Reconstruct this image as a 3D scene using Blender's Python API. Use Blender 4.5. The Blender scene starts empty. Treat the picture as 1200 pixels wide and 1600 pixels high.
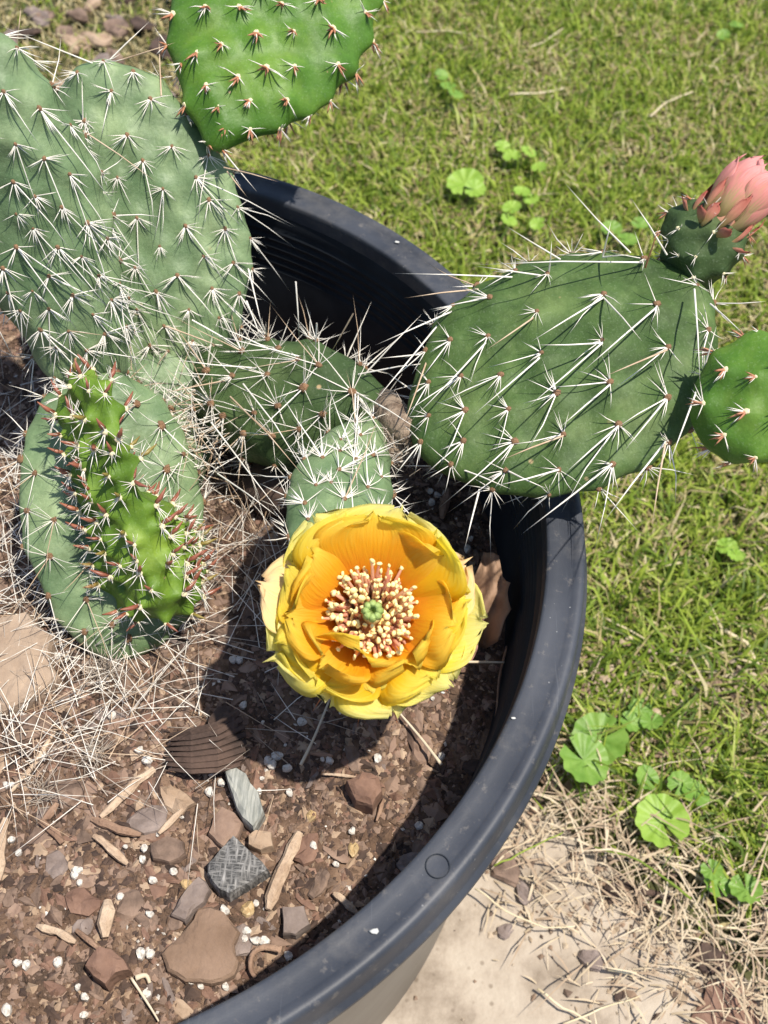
import bpy, bmesh, math, random
import numpy as np
from mathutils import Vector, Matrix, noise
from mathutils.bvhtree import BVHTree
random.seed(7); rng = np.random.default_rng(7)
scene = bpy.context.scene
COL = scene.collection
R = 0.25            # rim radius of the pot, metres
ZR = 1.30 * R       # height of the rim above the ground
rad = math.radians

# ------------------------------------------------------------------ camera
PITCH, ROLL, FOV = rad(54.41), rad(2.89), rad(50)
CAM = Vector((.64 * R, -1.13 * R, 1.6 * R + ZR))
_f = Vector((0, math.cos(PITCH), -math.sin(PITCH))); _r = Vector((1, 0, 0)); _u = _r.cross(_f)
RIGHT = math.cos(ROLL) * _r + math.sin(ROLL) * _u
UP = -math.sin(ROLL) * _r + math.cos(ROLL) * _u
cam = bpy.data.objects.new('camera', bpy.data.cameras.new('camera')); COL.objects.link(cam)
cam.matrix_world = Matrix.Translation(CAM) @ Matrix((RIGHT, UP, -_f)).transposed().to_4x4()
cam.data.sensor_fit = 'VERTICAL'; cam.data.sensor_height = 36; cam.data.lens = 18 / math.tan(FOV / 2)
cam.data.clip_start = .01; cam.data.clip_end = 400
cam.data.dof.use_dof = True; cam.data.dof.focus_distance = 1.9 * R; cam.data.dof.aperture_fstop = 16
scene.camera = cam
# ------------------------------------------------------------------ light
SUN = Vector((.34, -.09, 1.0)).normalized()
world = bpy.data.worlds.new('World'); scene.world = world; world.use_nodes = True
wn = world.node_tree.nodes; bg = wn['Background']; bg.inputs[1].default_value = .11
sky = wn.new('ShaderNodeTexSky'); sky.sky_type = 'NISHITA'; sky.sun_disc = False
sky.sun_elevation = math.asin(SUN.z); sky.sun_rotation = math.atan2(SUN.x, SUN.y)
world.node_tree.links.new(sky.outputs[0], bg.inputs[0])
sl = bpy.data.lights.new('sun', 'SUN'); sl.energy = 4.4; sl.angle = rad(.9); sl.color = (1, .93, .82)
so = bpy.data.objects.new('sun', sl); COL.objects.link(so); so.rotation_euler = SUN.to_track_quat('Z', 'Y').to_euler()
so.location = (0, 0, 3)
scene.view_settings.view_transform = 'Standard'; scene.view_settings.look = 'None'
scene.view_settings.gamma = 1; scene.view_settings.use_curve_mapping = False
scene.view_settings.exposure = 0.52
scene.render.engine = 'CYCLES'
scene.cycles.max_bounces = 6; scene.cycles.transparent_max_bounces = 6

# ------------------------------------------------------------------ placing helpers
def ray(px, py):
    fl = 800 / math.tan(FOV / 2)
    return ((px - 600) / fl * RIGHT - (py - 800) / fl * UP + _f).normalized()
def at(px, py, z):                     # z in pot radii above the rim
    d = ray(px, py); t = (z * R + ZR - CAM.z) / d.z
    return CAM + d * t
def onplane(px, py, p, n):
    d = ray(px, py); return CAM + d * ((p - CAM).dot(n) / d.dot(n))
def to_px(p):
    fl = 800 / math.tan(FOV / 2); d = p - CAM; w = d.dot(_f)
    return 600 + fl * d.dot(RIGHT) / w, 800 - fl * d.dot(UP) / w
GZ = -1.30; SOIL = -.30

# ------------------------------------------------------------------ materials
def srgb(r, g, b):
    return tuple(((c / 255) / 12.92 if c / 255 <= .04045 else ((c / 255 + .055) / 1.055) ** 2.4) for c in (r, g, b)) + (1,)
def mat(name, c1, c2=None, scale=40, rough=.7, bump=0, bscale=200, c3=None, spec=.5, trans=0, detail=6, pos=(.35, .65), sss=0, coord='Object', dist=.001, metal=0, sheen=0):
    m = bpy.data.materials.new(name); m.use_nodes = True; nt = m.node_tree; N = nt.nodes; L = nt.links
    p = N['Principled BSDF']; p.inputs['Roughness'].default_value = rough
    p.inputs['Specular IOR Level'].default_value = spec; p.inputs['Metallic'].default_value = metal
    p.inputs['Base Color'].default_value = c1 if len(c1) == 4 else (*c1, 1)
    tc = N.new('ShaderNodeTexCoord')
    if c2:
        c1 = c1 if len(c1) == 4 else (*c1, 1); c2 = c2 if len(c2) == 4 else (*c2, 1)
        n = N.new('ShaderNodeTexNoise'); n.inputs['Scale'].default_value = scale; n.inputs['Detail'].default_value = detail; n.inputs['Roughness'].default_value = .65
        L.new(tc.outputs[coord], n.inputs[0]); cr = N.new('ShaderNodeValToRGB')
        cr.color_ramp.elements[0].position = pos[0]; cr.color_ramp.elements[1].position = pos[1]
        cr.color_ramp.elements[0].color = c1; cr.color_ramp.elements[1].color = c2
        if c3:
            e = cr.color_ramp.elements.new((pos[0] + pos[1]) / 2); e.color = c3 if len(c3) == 4 else (*c3, 1)
        L.new(n.outputs[0], cr.inputs[0]); L.new(cr.outputs[0], p.inputs['Base Color'])
    if bump:
        b = N.new('ShaderNodeBump'); b.inputs['Strength'].default_value = bump; b.inputs['Distance'].default_value = dist
        n2 = N.new('ShaderNodeTexNoise'); n2.inputs['Scale'].default_value = bscale; n2.inputs['Detail'].default_value = 8
        L.new(tc.outputs[coord], n2.inputs[0]); L.new(n2.outputs[0], b.inputs['Height']); L.new(b.outputs[0], p.inputs['Normal'])
    if sss:
        p.inputs['Subsurface Weight'].default_value = sss; p.inputs['Subsurface Radius'].default_value = (.6, 1, .3); p.inputs['Subsurface Scale'].default_value = .004
    if trans:
        t = N.new('ShaderNodeBsdfTranslucent'); mx = N.new('ShaderNodeMixShader'); mx.inputs[0].default_value = trans
        src = p.inputs['Base Color']
        if src.is_linked: L.new(src.links[0].from_socket, t.inputs[0])
        else: t.inputs[0].default_value = src.default_value
        L.new(p.outputs[0], mx.inputs[1]); L.new(t.outputs[0], mx.inputs[2]); L.new(mx.outputs[0], N['Material Output'].inputs[0])
    return m

# ------------------------------------------------------------------ object helpers
def tag(o, label=None, cat=None, group=None, kind=None):
    if label: o['label'] = label
    if cat: o['category'] = cat
    if group: o['group'] = group
    if kind: o['kind'] = kind
    return o
def link(name, me, parent=None, M=None):
    o = bpy.data.objects.new(name, me); COL.objects.link(o)
    if parent is not None:
        o.parent = parent
        if M is not None: o.matrix_parent_inverse = Matrix(); o.matrix_basis = parent_inv(parent) @ M
        else: o.matrix_basis = parent_inv(parent)
    elif M is not None: o.matrix_basis = M
    return o
def wm(o):
    M = o.matrix_basis.copy()
    while o.parent: o = o.parent; M = o.matrix_basis @ M
    return M
def parent_inv(p): return wm(p).inverted()
def empty(name, loc):
    o = bpy.data.objects.new(name, None); COL.objects.link(o); o.location = loc; o.matrix_basis = Matrix.Translation(loc); o.empty_display_size = .01; return o
def npmesh(name, V, F, mats, midx=None, smooth=True):
    """V (n,3); F (m,k) uniform k"""
    me = bpy.data.meshes.new(name); V = np.asarray(V, np.float32); F = np.asarray(F, np.int32); k = F.shape[1]
    me.vertices.add(len(V)); me.vertices.foreach_set('co', V.ravel())
    me.loops.add(F.size); me.loops.foreach_set('vertex_index', F.ravel())
    me.polygons.add(len(F)); me.polygons.foreach_set('loop_start', np.arange(0, F.size, k, dtype=np.int32))
    me.polygons.foreach_set('loop_total', np.full(len(F), k, np.int32))
    for m in (mats if isinstance(mats, (list, tuple)) else [mats]): me.materials.append(m)
    if midx is not None: me.polygons.foreach_set('material_index', np.asarray(midx, np.int32))
    me.polygons.foreach_set('use_smooth', np.full(len(F), smooth)); me.update(calc_edges=True); me.validate(); return me
def pymesh(name, V, F, mats, midx=None, smooth=True):
    me = bpy.data.meshes.new(name); me.from_pydata([tuple(v) for v in V], [], F)
    for m in (mats if isinstance(mats, (list, tuple)) else [mats]): me.materials.append(m)
    if midx is not None: me.polygons.foreach_set('material_index', midx)
    me.polygons.foreach_set('use_smooth', [smooth] * len(me.polygons)); me.update(); return me
class MB:
    def __init__(s): s.V = []; s.F = []; s.M = []
    def tube(s, pts, rads, n=6, mi=0, cap=True):
        pts = [Vector(p) for p in pts]; base = len(s.V); prev = None
        for i, p in enumerate(pts):
            d = (pts[min(i + 1, len(pts) - 1)] - pts[max(i - 1, 0)]).normalized()
            if prev is None: a = d.orthogonal().normalized()
            else: a = (prev - d * prev.dot(d)).normalized()
            prev = a; b = d.cross(a)
            for k in range(n):
                t = 2 * math.pi * k / n; s.V.append(p + (a * math.cos(t) + b * math.sin(t)) * rads[i])
        for i in range(len(pts) - 1):
            for k in range(n):
                s.F.append((base + i * n + k, base + i * n + (k + 1) % n, base + (i + 1) * n + (k + 1) % n, base + (i + 1) * n + k)); s.M.append(mi)
        if cap:
            s.F.append(tuple(base + k for k in reversed(range(n)))); s.M.append(mi)
            s.F.append(tuple(base + (len(pts) - 1) * n + k for k in range(n))); s.M.append(mi)
    def spine(s, a, b, r, mi=0, bend=0, n=4):
        a = Vector(a); b = Vector(b); d = (b - a).normalized(); o = d.orthogonal().normalized(); q = d.cross(o); base = len(s.V)
        m = (a + b) / 2 + o * bend * (b - a).length
        for c, rr in ((a, r), (m, r * .72)):
            for k in range(n):
                t = 2 * math.pi * k / n; s.V.append(c + (o * math.cos(t) + q * math.sin(t)) * rr)
        s.V.append(b)
        for k in range(n):
            k2 = (k + 1) % n
            s.F.append((base + k, base + k2, base + n + k2, base + n + k)); s.M.append(mi)
            s.F.append((base + n + k, base + n + k2, base + 2 * n)); s.M.append(mi + (1 if False else 0))
    def blob(s, c, r, mi=0, seg=6, rings=4, sc=(1, 1, 1), jit=0):
        c = Vector(c); base = len(s.V)
        s.V.append(c + Vector((0, 0, -r * sc[2])))
        for i in range(1, rings):
            th = math.pi * i / rings
            for k in range(seg):
                ph = 2 * math.pi * k / seg; j = 1 + random.uniform(-jit, jit)
                s.V.append(c + Vector((math.sin(th) * math.cos(ph) * r * sc[0] * j, math.sin(th) * math.sin(ph) * r * sc[1] * j, -math.cos(th) * r * sc[2] * j)))
        s.V.append(c + Vector((0, 0, r * sc[2]))); top = len(s.V) - 1
        for k in range(seg):
            k2 = (k + 1) % seg
            s.F.append((base, base + 1 + k2, base + 1 + k)); s.M.append(mi)
            for i in range(rings - 2):
                a = base + 1 + i * seg
                s.F.append((a + k, a + k2, a + seg + k2, a + seg + k)); s.M.append(mi)
            a = base + 1 + (rings - 2) * seg
            s.F.append((a + k, a + k2, top)); s.M.append(mi)
    def mesh(s, name, mats, smooth=True): return pymesh(name, s.V, s.F, mats, s.M, smooth)

# ================================================================== GROUND
def vnoise(x, y, s, o=0): return noise.noise(Vector((x * s + o, y * s - o, o)))
m_earth = mat('earth', (.045, .035, .02), (.10, .085, .04), scale=60, rough=.95, bump=.6, bscale=300, c3=(.06, .065, .02))
big = pymesh('ground', [(-150, -150, 0), (150, -150, 0), (150, 150, 0), (-150, 150, 0)], [(0, 1, 2, 3)], m_earth, smooth=False)
tag(link('ground', big), kind='structure')

# slab edge: line on the ground from px (800,1255) to (1130,1600)
e0 = at(840, 1262, GZ); e1 = at(1190, 1560, GZ); ed = (e1 - e0).normalized(); en = Vector((ed.y, -ed.x, 0))
if en.x < 0: en = -en             # points away from slab, over the lawn
m_con = mat('concrete', (.22, .175, .13), (.43, .37, .295), scale=22, rough=.9, bump=.8, bscale=220, c3=(.36, .30, .235), detail=12, dist=.0015)
nt = m_con.node_tree; N = nt.nodes; L = nt.links
vo = N.new('ShaderNodeTexVoronoi'); vo.inputs['Scale'].default_value = 95; tc = N['Texture Coordinate']; L.new(tc.outputs['Object'], vo.inputs[0])
cr = N.new('ShaderNodeValToRGB'); cr.color_ramp.elements[0].position = .07; cr.color_ramp.elements[0].color = (.30, .25, .2, 1); cr.color_ramp.elements[1].position = .17; cr.color_ramp.elements[1].color = (1, 1, 1, 1)
mx = N.new('ShaderNodeMix'); mx.data_type = 'RGBA'; mx.blend_type = 'MULTIPLY'; mx.inputs[0].default_value = .55
pr = N['Principled BSDF']; src = pr.inputs['Base Color'].links[0].from_socket
L.new(vo.outputs['Distance'], cr.inputs[0]); L.new(src, mx.inputs[6]); L.new(cr.outputs[0], mx.inputs[7]); L.new(mx.outputs[2], pr.inputs['Base Color'])
# slab mesh
g0 = at(835, 1185, GZ); g1 = at(1200, 1425, GZ); gd = (g1 - g0).normalized(); gn = Vector((gd.y, -gd.x, 0))
if gn.y < 0: gn = -gn            # lawn side
def side(P, o, nrm): return (P[:, :2] - np.array([o.x, o.y])) @ np.array([nrm.x, nrm.y])
def slab():
    nx, ny = 60, 60; V = []; F = []
    A = e0 - ed * 3.0 * R * 0 ; org = e0 - ed * .9
    LL, WW = 2.2, 1.6
    for j in range(ny + 1):
        for i in range(nx + 1):
            p = org + ed * (LL * i / nx) - en * (WW * (j / ny))
            edge = .006 * vnoise(p.x, p.y, 18) if j == 0 else 0
            p = p + en * edge
            V.append((p.x, p.y, .011 + .0006 * vnoise(p.x, p.y, 30) - (.003 if j == 0 else 0)))
    for j in range(ny):
        for i in range(nx):
            a = j * (nx + 1) + i; F.append((a, a + nx + 1, a + nx + 2, a + 1))
    b = len(V)
    for i in range(nx + 1): V.append((V[i][0], V[i][1], -.02))
    for i in range(nx): F.append((i, i + 1, b + i + 1, b + i))
    return pymesh('pavement', V, F, m_con)
SLAB_Z = .011
tag(link('pavement', slab()), kind='structure')
def on_slab(p): return (Vector((p[0], p[1], 0)) - Vector((e0.x, e0.y, 0))).dot(en) < 0 and -.9 < (Vector((p[0], p[1], 0)) - Vector((e0.x, e0.y, 0))).dot(ed) < 1.3

# ------------------------------------------------------------------ grass
GREENS = [(.29, .37, .050), (.20, .285, .036), (.39, .44, .10), (.10, .16, .025)]
STRAWS = [(.46, .38, .19), (.33, .265, .13), (.56, .49, .29)]
gm = [mat('grass_%s' % n, c, tuple(v * 1.35 for v in c), scale=90, rough=.5, trans=.4, spec=.35) for n, c in zip(('fresh', 'mid', 'pale', 'dark'), GREENS)]
sm = [mat('straw_%s' % n, c, tuple(v * .75 for v in c), scale=90, rough=.8, trans=.15, spec=.2) for n, c in zip(('tan', 'brown', 'pale'), STRAWS)]
def patch(P, s, o):
    x = P[:, 0] * s; y = P[:, 1] * s
    return (np.sin(x * 1.3 + o + 1.7 * np.sin(y * .9 + o)) + np.sin(y * 1.7 - o + 1.3 * np.sin(x * 1.1)) + .6 * np.sin(x * 3.1 + y * 2.3 + o)) / 2.6
def blades(name, P, Lh, W, lean, mats, midx, z0=0., droop=.35, flat=None):
    n = len(P); az = rng.uniform(0, 2 * np.pi, n); hd = np.stack([np.cos(az), np.sin(az), np.zeros(n)], 1)
    sd = np.stack([-np.sin(az + rng.normal(0, .5, n)), np.cos(az), np.zeros(n)], 1)
    up = np.zeros((n, 3)); up[:, 2] = 1
    B = np.c_[P[:, 0], P[:, 1], np.full(n, z0)]
    if flat is not None: B[:, 2] = flat
    lean = lean[:, None]; Lh = Lh[:, None]; W = W[:, None]
    m1 = B + (up * np.cos(lean * .6) + hd * np.sin(lean * .6)) * Lh * .5
    m2 = m1 + (up * np.cos(lean * (1 + droop)) + hd * np.sin(lean * (1 + droop))) * Lh * .5
    m2[:, 2] = np.maximum(m2[:, 2], z0 + .0015)
    V = np.stack([B - sd * W * .4, B + sd * W * .4, m1 - sd * W * .5, m1 + sd * W * .5, m2 - sd * W * .06, m2 + sd * W * .06], 1).reshape(-1, 3)
    o = np.arange(n)[:, None] * 6
    F = np.concatenate([o + np.array([[0, 1, 3, 2]]), o + np.array([[2, 3, 5, 4]])], 1).reshape(-1, 4)
    return npmesh(name, V, F, mats, np.repeat(midx, 2))
def lawn_points(n, x0=-2.4, x1=3.2, y0=-1.0, y1=5.3):
    P = np.c_[rng.uniform(x0, x1, n), rng.uniform(y0, y1, n)] * R
    r = np.hypot(P[:, 0], P[:, 1]); keep = r > .90 * R
    e = side(P, g0, gn); keep &= (e > .012 * patch(P, 70, 2) + .010 * patch(P, 190, 1)) | ((e > -.05) & (rng.random(n) < .06))
    return P[keep]
def mulch(P):                                   # bare bark bed beyond the pot, at the top left of the picture
    c = at(150, 40, GZ); q = (P[:, 0] - c.x) / (.62 * R) ; w = (P[:, 1] - c.y) / (.85 * R)
    return np.hypot(q, w) + .25 * patch(P, 60, 1)
P = lawn_points(245000)
mm = mulch(P); keep = (mm > 1.0) | (rng.random(len(P)) < .30); P = P[keep]
e = np.maximum(0, side(P, g0, gn))
dry = .31 + .28 * patch(P, 22, .4) + .22 * patch(P, 75, 3) + .30 * np.exp(-e / .02) + .18 * (P[:, 1] > .15 * R) * 0
dry = dry + .5 * (mulch(P) < 1.0); ist = rng.random(len(P)) < np.clip(dry, .05, .95)
near = np.clip((.9 * R - P[:, 1]) / (1.2 * R), 0, 1)
fresh = np.clip(.5 + .5 * patch(P, 30, 5) + .3, 0, 1)
midx = np.where(ist, 4 + rng.integers(0, 3, len(P)), rng.choice([0, 0, 1, 1, 2, 3], len(P)))
Ln = R * (.035 + rng.gamma(2.2, .018, len(P))).clip(.04, .17) * (1 + .55 * near) * np.where(ist, .9, 1)
lean = np.where(ist, rng.uniform(.7, 1.5, len(P)), rng.normal(.85, .38, len(P)).clip(0, 1.5))
tag(link('lawn_grass', blades('lawn_grass', P, Ln, R * rng.uniform(.0045, .0105, len(P)), lean, gm + sm, midx)), 'short mown lawn grass, green mixed with dry straw, round the pot', 'grass', kind='stuff')
# thatch / dry clippings on slab edge
n = 62000
P2 = np.c_[rng.uniform(.4, 2.6, n), rng.uniform(-1.3, 1.0, n)] * R
es = side(P2, e0, en); el_ = side(P2, g0, gn)
pr_ = np.where(es > 0, .8, .62 * np.exp(-(es / .055) ** 2)) * np.where(el_ < 0, 1.0, .5 * np.exp(-el_ / .02)) * (.55 + .45 * patch(P2, 70, 9))
P2 = P2[(rng.random(n) < pr_ * .62) & (np.hypot(P2[:, 0], P2[:, 1]) > .93 * R)]; n = len(P2); es = side(P2, e0, en)
hz_ = np.where(es > -.01, .005, .0010)
tag(link('dry_grass_clippings', blades('dry_grass_clippings', P2, R * rng.gamma(3, .027, n).clip(.02, .22), R * rng.uniform(.0025, .0065, n), rng.uniform(1.45, 1.58, n), [mat('clip_%d' % k, c, tuple(v * .8 for v in c), scale=90, rough=.85) for k, c in enumerate(((.50, .40, .27), (.38, .28, .19), (.58, .48, .34)))], rng.integers(0, 3, n), z0=SLAB_Z, droop=.02, flat=SLAB_Z + .0006 + hz_ * rng.random(n))),
    'matted dry grass clippings lying along the pavement edge', 'clippings', kind='stuff')
pc_ = np.c_[rng.uniform(.5, 2.2, 26000), rng.uniform(-1.0, .5, 26000)] * R
es = side(pc_, e0, en); pr_ = np.where(es > 0, .6, .55 * np.exp(-(es / .06) ** 2) + .02) * (.5 + .5 * patch(pc_, 50, 4)).clip(.05, 1)
pc_ = pc_[(rng.random(len(pc_)) < pr_) & (np.hypot(pc_[:, 0], pc_[:, 1]) > .94 * R)]
DEB = [mat('debris_%d' % k, c, tuple(v * .7 for v in c), scale=90, rough=.95) for k, c in enumerate(((.42, .32, .22), (.28, .19, .13), (.16, .11, .08), (.50, .40, .29)))]
# longer uncut blades where the mower does not reach, next to pot and pavement
n = 26000; P3 = np.c_[rng.uniform(.7, 2.7, n), rng.uniform(-.8, 1.3, n)] * R
e3 = side(P3, g0, gn); r3 = np.hypot(P3[:, 0], P3[:, 1]) / R
p3 = (e3 > 0) * np.clip(.75 * np.exp(-e3 / .10) + .35 * np.exp(-(r3 - .95) / .12), 0, 1) * np.clip(.5 + patch(P3, 45, 7), .1, 1)
P3 = P3[(rng.random(n) < p3 * .75) & (r3 > .93)]; n = len(P3)
tag(link('long_grass', blades('long_grass', P3, R * rng.uniform(.10, .26, n), R * rng.uniform(.005, .009, n), rng.normal(.75, .35, n).clip(.1, 1.4), gm + sm, rng.choice([0, 1, 1, 3, 3, 3, 2, 4], n), droop=.8)), 'longer uncut green grass along the pot and pavement edge', 'grass', kind='stuff')
# crumbs of soil among the clippings
def grit(name, pts, zs, rs, mats, label, cat):
    base = np.array([(1, 0, 0), (-1, 0, 0), (0, 1, 0), (0, -1, 0), (0, 0, 1), (0, 0, -1)], float)
    tri = np.array([(0, 2, 4), (2, 1, 4), (1, 3, 4), (3, 0, 4), (2, 0, 5), (1, 2, 5), (3, 1, 5), (0, 3, 5)])
    n = len(pts); V = base[None] * rng.uniform(.55, 1.35, (n, 6, 1)) * rs[:, None, None] * np.array([1, 1, .6])
    a = rng.uniform(0, 6.28, n); ca, sa = np.cos(a)[:, None], np.sin(a)[:, None]; st = rng.uniform(.6, 1.8, n)[:, None]
    x = V[:, :, 0] * st; y = V[:, :, 1]
    V = np.stack([x * ca - y * sa, x * sa + y * ca, V[:, :, 2]], 2) + rng.normal(0, .12, (n, 6, 3)) * rs[:, None, None]
    V += np.c_[pts, zs][:, None, :]
    F = (tri[None] + (np.arange(n) * 6)[:, None, None]).reshape(-1, 3)
    return tag(link(name, npmesh(name, V.reshape(-1, 3), F, mats, np.repeat(rng.integers(0, len(mats), n), 8), smooth=False)), label, cat, kind='stuff')

grit('pavement_debris', pc_, np.full(len(pc_), SLAB_Z + .0008), R * rng.gamma(2.2, .0026, len(pc_)).clip(.0018, .018), DEB, 'dry crumbs and plant debris matted along the pavement edge', 'debris')
# ================================================================== POT
m_pot = mat('black_plastic', (.013, .016, .021), (.027, .032, .040), scale=18, rough=.6, bump=.10, bscale=900, spec=.14, dist=.0004)
m_rim = mat('rim_plastic', (.029, .034, .046), (.050, .056, .071), scale=22, rough=.52, bump=.14, bscale=1600, spec=.42, dist=.0004, detail=9)
nt = m_rim.node_tree; N = nt.nodes; L = nt.links      # pale dust specks
vo = N.new('ShaderNodeTexVoronoi'); vo.inputs['Scale'].default_value = 150; L.new(N['Texture Coordinate'].outputs['Object'], vo.inputs[0])
cr = N.new('ShaderNodeValToRGB'); cr.color_ramp.elements[0].position = .035; cr.color_ramp.elements[0].color = (1, 1, 1, 1); cr.color_ramp.elements[1].position = .07; cr.color_ramp.elements[1].color = (0, 0, 0, 1)
no = N.new('ShaderNodeTexNoise'); no.inputs['Scale'].default_value = 23; L.new(N['Texture Coordinate'].outputs['Object'], no.inputs[0])
mr = N.new('ShaderNodeMapRange'); mr.inputs[1].default_value = .45; mr.inputs[2].default_value = .62; L.new(no.outputs[0], mr.inputs[0])
mu = N.new('ShaderNodeMath'); mu.operation = 'MULTIPLY'; L.new(vo.outputs['Distance'], cr.inputs[0]); L.new(cr.outputs[0], mu.inputs[0]); L.new(mr.outputs[0], mu.inputs[1])
mx = N.new('ShaderNodeMix'); mx.data_type = 'RGBA'; pr = N['Principled BSDF']; src = pr.inputs['Base Color'].links[0].from_socket
L.new(mu.outputs[0], mx.inputs[0]); mx.inputs[7].default_value = (.40, .40, .40, 1); L.new(mx.outputs[2], pr.inputs['Base Color'])
# dried water marks, dust film and fine scratches
def dust_layer(scale, lo, hi, col, amt, detail=8, stretch=None):
    global src
    n_ = N.new('ShaderNodeTexNoise'); n_.inputs['Scale'].default_value = scale; n_.inputs['Detail'].default_value = detail; n_.inputs['Roughness'].default_value = .7
    sv = N['Texture Coordinate'].outputs['Object']
    if stretch:
        mp_ = N.new('ShaderNodeMapping'); mp_.inputs['Scale'].default_value = stretch; mp_.inputs['Rotation'].default_value = (0, 0, .7); L.new(sv, mp_.inputs[0]); sv = mp_.outputs[0]
    L.new(sv, n_.inputs[0]); r_ = N.new('ShaderNodeMapRange'); r_.inputs[1].default_value = lo; r_.inputs[2].default_value = hi; r_.inputs[4].default_value = amt; L.new(n_.outputs[0], r_.inputs[0])
    m_ = N.new('ShaderNodeMix'); m_.data_type = 'RGBA'; L.new(r_.outputs[0], m_.inputs[0]); L.new(src, m_.inputs[6]); m_.inputs[7].default_value = col; src = m_.outputs[2]
dust_layer(30, .50, .78, (.16, .15, .14, 1), .55)
dust_layer(160, .60, .72, (.20, .18, .16, 1), .45, 4)
dust_layer(1, .66, .72, (.14, .15, .17, 1), .25, 3, (600, 14, 60))
L.new(src, mx.inputs[6])
def lathe(prof, seg=256):
    V = []; F = []; n = len(prof)
    for k in range(seg):
        t = 2 * math.pi * k / seg
        for r, z in prof: V.append((r * R * math.cos(t), r * R * math.sin(t), z * R))
    for k in range(seg):
        k2 = (k + 1) % seg
        for i in range(n - 1): F.append((k * n + i, k2 * n + i, k2 * n + i + 1, k * n + i + 1))
    return V, F
pot = empty('plant_pot', (0, 0, 0)); tag(pot, 'big round black plastic nursery pot holding the cacti', 'plant pot')
rim_prof = [(.929, -.050), (.9300, -.012), (.9310, -.004), (.933, -.001), (.937, .0), (.950, .0), (.975, -.001), (.978, .0005), (.986, .003), (.992, .003), (.997, .0), (.9995, -.006), (1.001, -.014), (1.004, -.050), (1.006, -.062), (1.013, -.066), (1.014, -.076), (1.008, -.079), (.985, -.079), (.940, -.070)]
V, F = lathe(rim_prof); V = [(x, y, z + ZR) for x, y, z in V]
link('rim', pymesh('rim', V, F, m_rim), pot)
wall_prof = [(.9295, -.040), (.925, -.055)]
for k in range(6):
    z0 = -.068 - .021 * k; r0 = .924 - .0022 * k
    wall_prof += [(r0, z0), (r0 - .0006, z0 - .0135), (r0 - .0040, z0 - .0165), (r0 - .0040, z0 - .0185)]
wall_prof += [(.906, -.205), (.892, -.35), (.86, -1.22), (0.0, -1.22)]
wall_prof2 = [(0.0, -1.298), (.905, -1.298), (.915, -1.28), (.960, -.30), (.968, -.10), (.972, -.066)]
V, F = lathe(wall_prof); V = [(x, y, z + ZR) for x, y, z in V]
link('inner_wall', pymesh('inner_wall', V, F, m_pot), pot)
V, F = lathe(list(reversed(wall_prof2))); V = [(x, y, z + ZR + .002) for x, y, z in V]
m_potout = mat('pot_outside', (.13, .115, .095), (.19, .17, .145), scale=16, rough=.45, bump=.1, bscale=800, spec=.6, detail=9)
link('outer_wall', pymesh('outer_wall', V, F, m_potout), pot)
# moulded round mark on the rim
mk = MB(); c = at(684, 1353, 0.002); pts = [c + Vector((math.cos(t), math.sin(t), 0)) * .0175 * R for t in np.linspace(0, 2 * math.pi, 33)]
mk.tube(pts, [.0010 * R] * 33, 5, cap=False)
link('mould_mark', mk.mesh('mould_mark', [m_pot]), pot)
for (px, py, s) in ((585, 1455, .009), (692, 1082, .004), (620, 378, .006), (802, 1122, .004)):
    b = MB(); b.blob(at(px, py, .003), s * R * .7, sc=(1.4, .8, .25), jit=.3)
    link('dirt_speck', b.mesh('dirt_speck', [mat('speck', (.5, .5, .48), rough=.9)]), pot)

# ================================================================== SOIL
m_soil = mat('potting_soil', (.055, .036, .025), (.245, .160, .108), scale=55, rough=.95, bump=1.0, bscale=420, c3=(.12, .072, .046), detail=10, pos=(.32, .68), dist=.002)
def soil_z(x, y):     # metres above world 0, from metres
    r = math.hypot(x, y) / R
    return ZR + R * (SOIL + .018 * vnoise(x, y, 14, 3) + .010 * vnoise(x, y, 45, 1) + .006 * vnoise(x, y, 120, 2) - .02 * max(0, r - .75) / .15 - .24 * max(0, min(1, (y / R - .34) / .4)) ** 1.2 * max(0, min(1, (x / R + .1) / .3)))
def soil():
    V = [(0, 0, soil_z(0, 0))]; F = []; nr, ns = 110, 360
    for i in range(1, nr + 1):
        r = .897 * R * i / nr
        for k in range(ns):
            t = 2 * math.pi * k / ns; x, y = r * math.cos(t), r * math.sin(t); V.append((x, y, soil_z(x, y)))
    for k in range(ns): F.append((0, 1 + k, 1 + (k + 1) % ns))
    for i in range(nr - 1):
        a = 1 + i * ns
        for k in range(ns): F.append((a + k, a + ns + k, a + ns + (k + 1) % ns, a + (k + 1) % ns))
    return pymesh('soil', V, F, m_soil)
tag(link('soil', soil()), kind='structure')

CH = {  # chip / stone colours
    'reddish': mat('bark_reddish', (.13, .070, .048), (.26, .155, .11), scale=50, rough=.85, bump=.8, bscale=300),
    'brown': mat('bark_brown', (.10, .066, .049), (.27, .185, .138), scale=60, rough=.9, bump=.8, bscale=300),
    'tan': mat('bark_tan', (.28, .19, .125), (.42, .31, .22), scale=60, rough=.9, bump=.8, bscale=300),
    'grey': mat('bark_grey', (.14, .105, .09), (.27, .215, .19), scale=60, rough=.9, bump=.8, bscale=300),
    'dark': mat('bark_dark', (.035, .022, .017), (.10, .062, .046), scale=60, rough=.9, bump=.8, bscale=300),
    'pink': mat('stone_pink', (.19, .12, .088), (.31, .215, .16), scale=40, rough=.9, bump=.5, bscale=300),
}
m_white = mat('perlite', (.42, .38, .33), (.74, .71, .66), scale=300, rough=.95, bump=.5, bscale=600)
m_yel = mat('pebble_tan', (.40, .27, .12), (.50, .38, .22), scale=80, rough=.6)
m_root = mat('root', (.55, .45, .32), (.66, .58, .45), scale=100, rough=.8)
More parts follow.
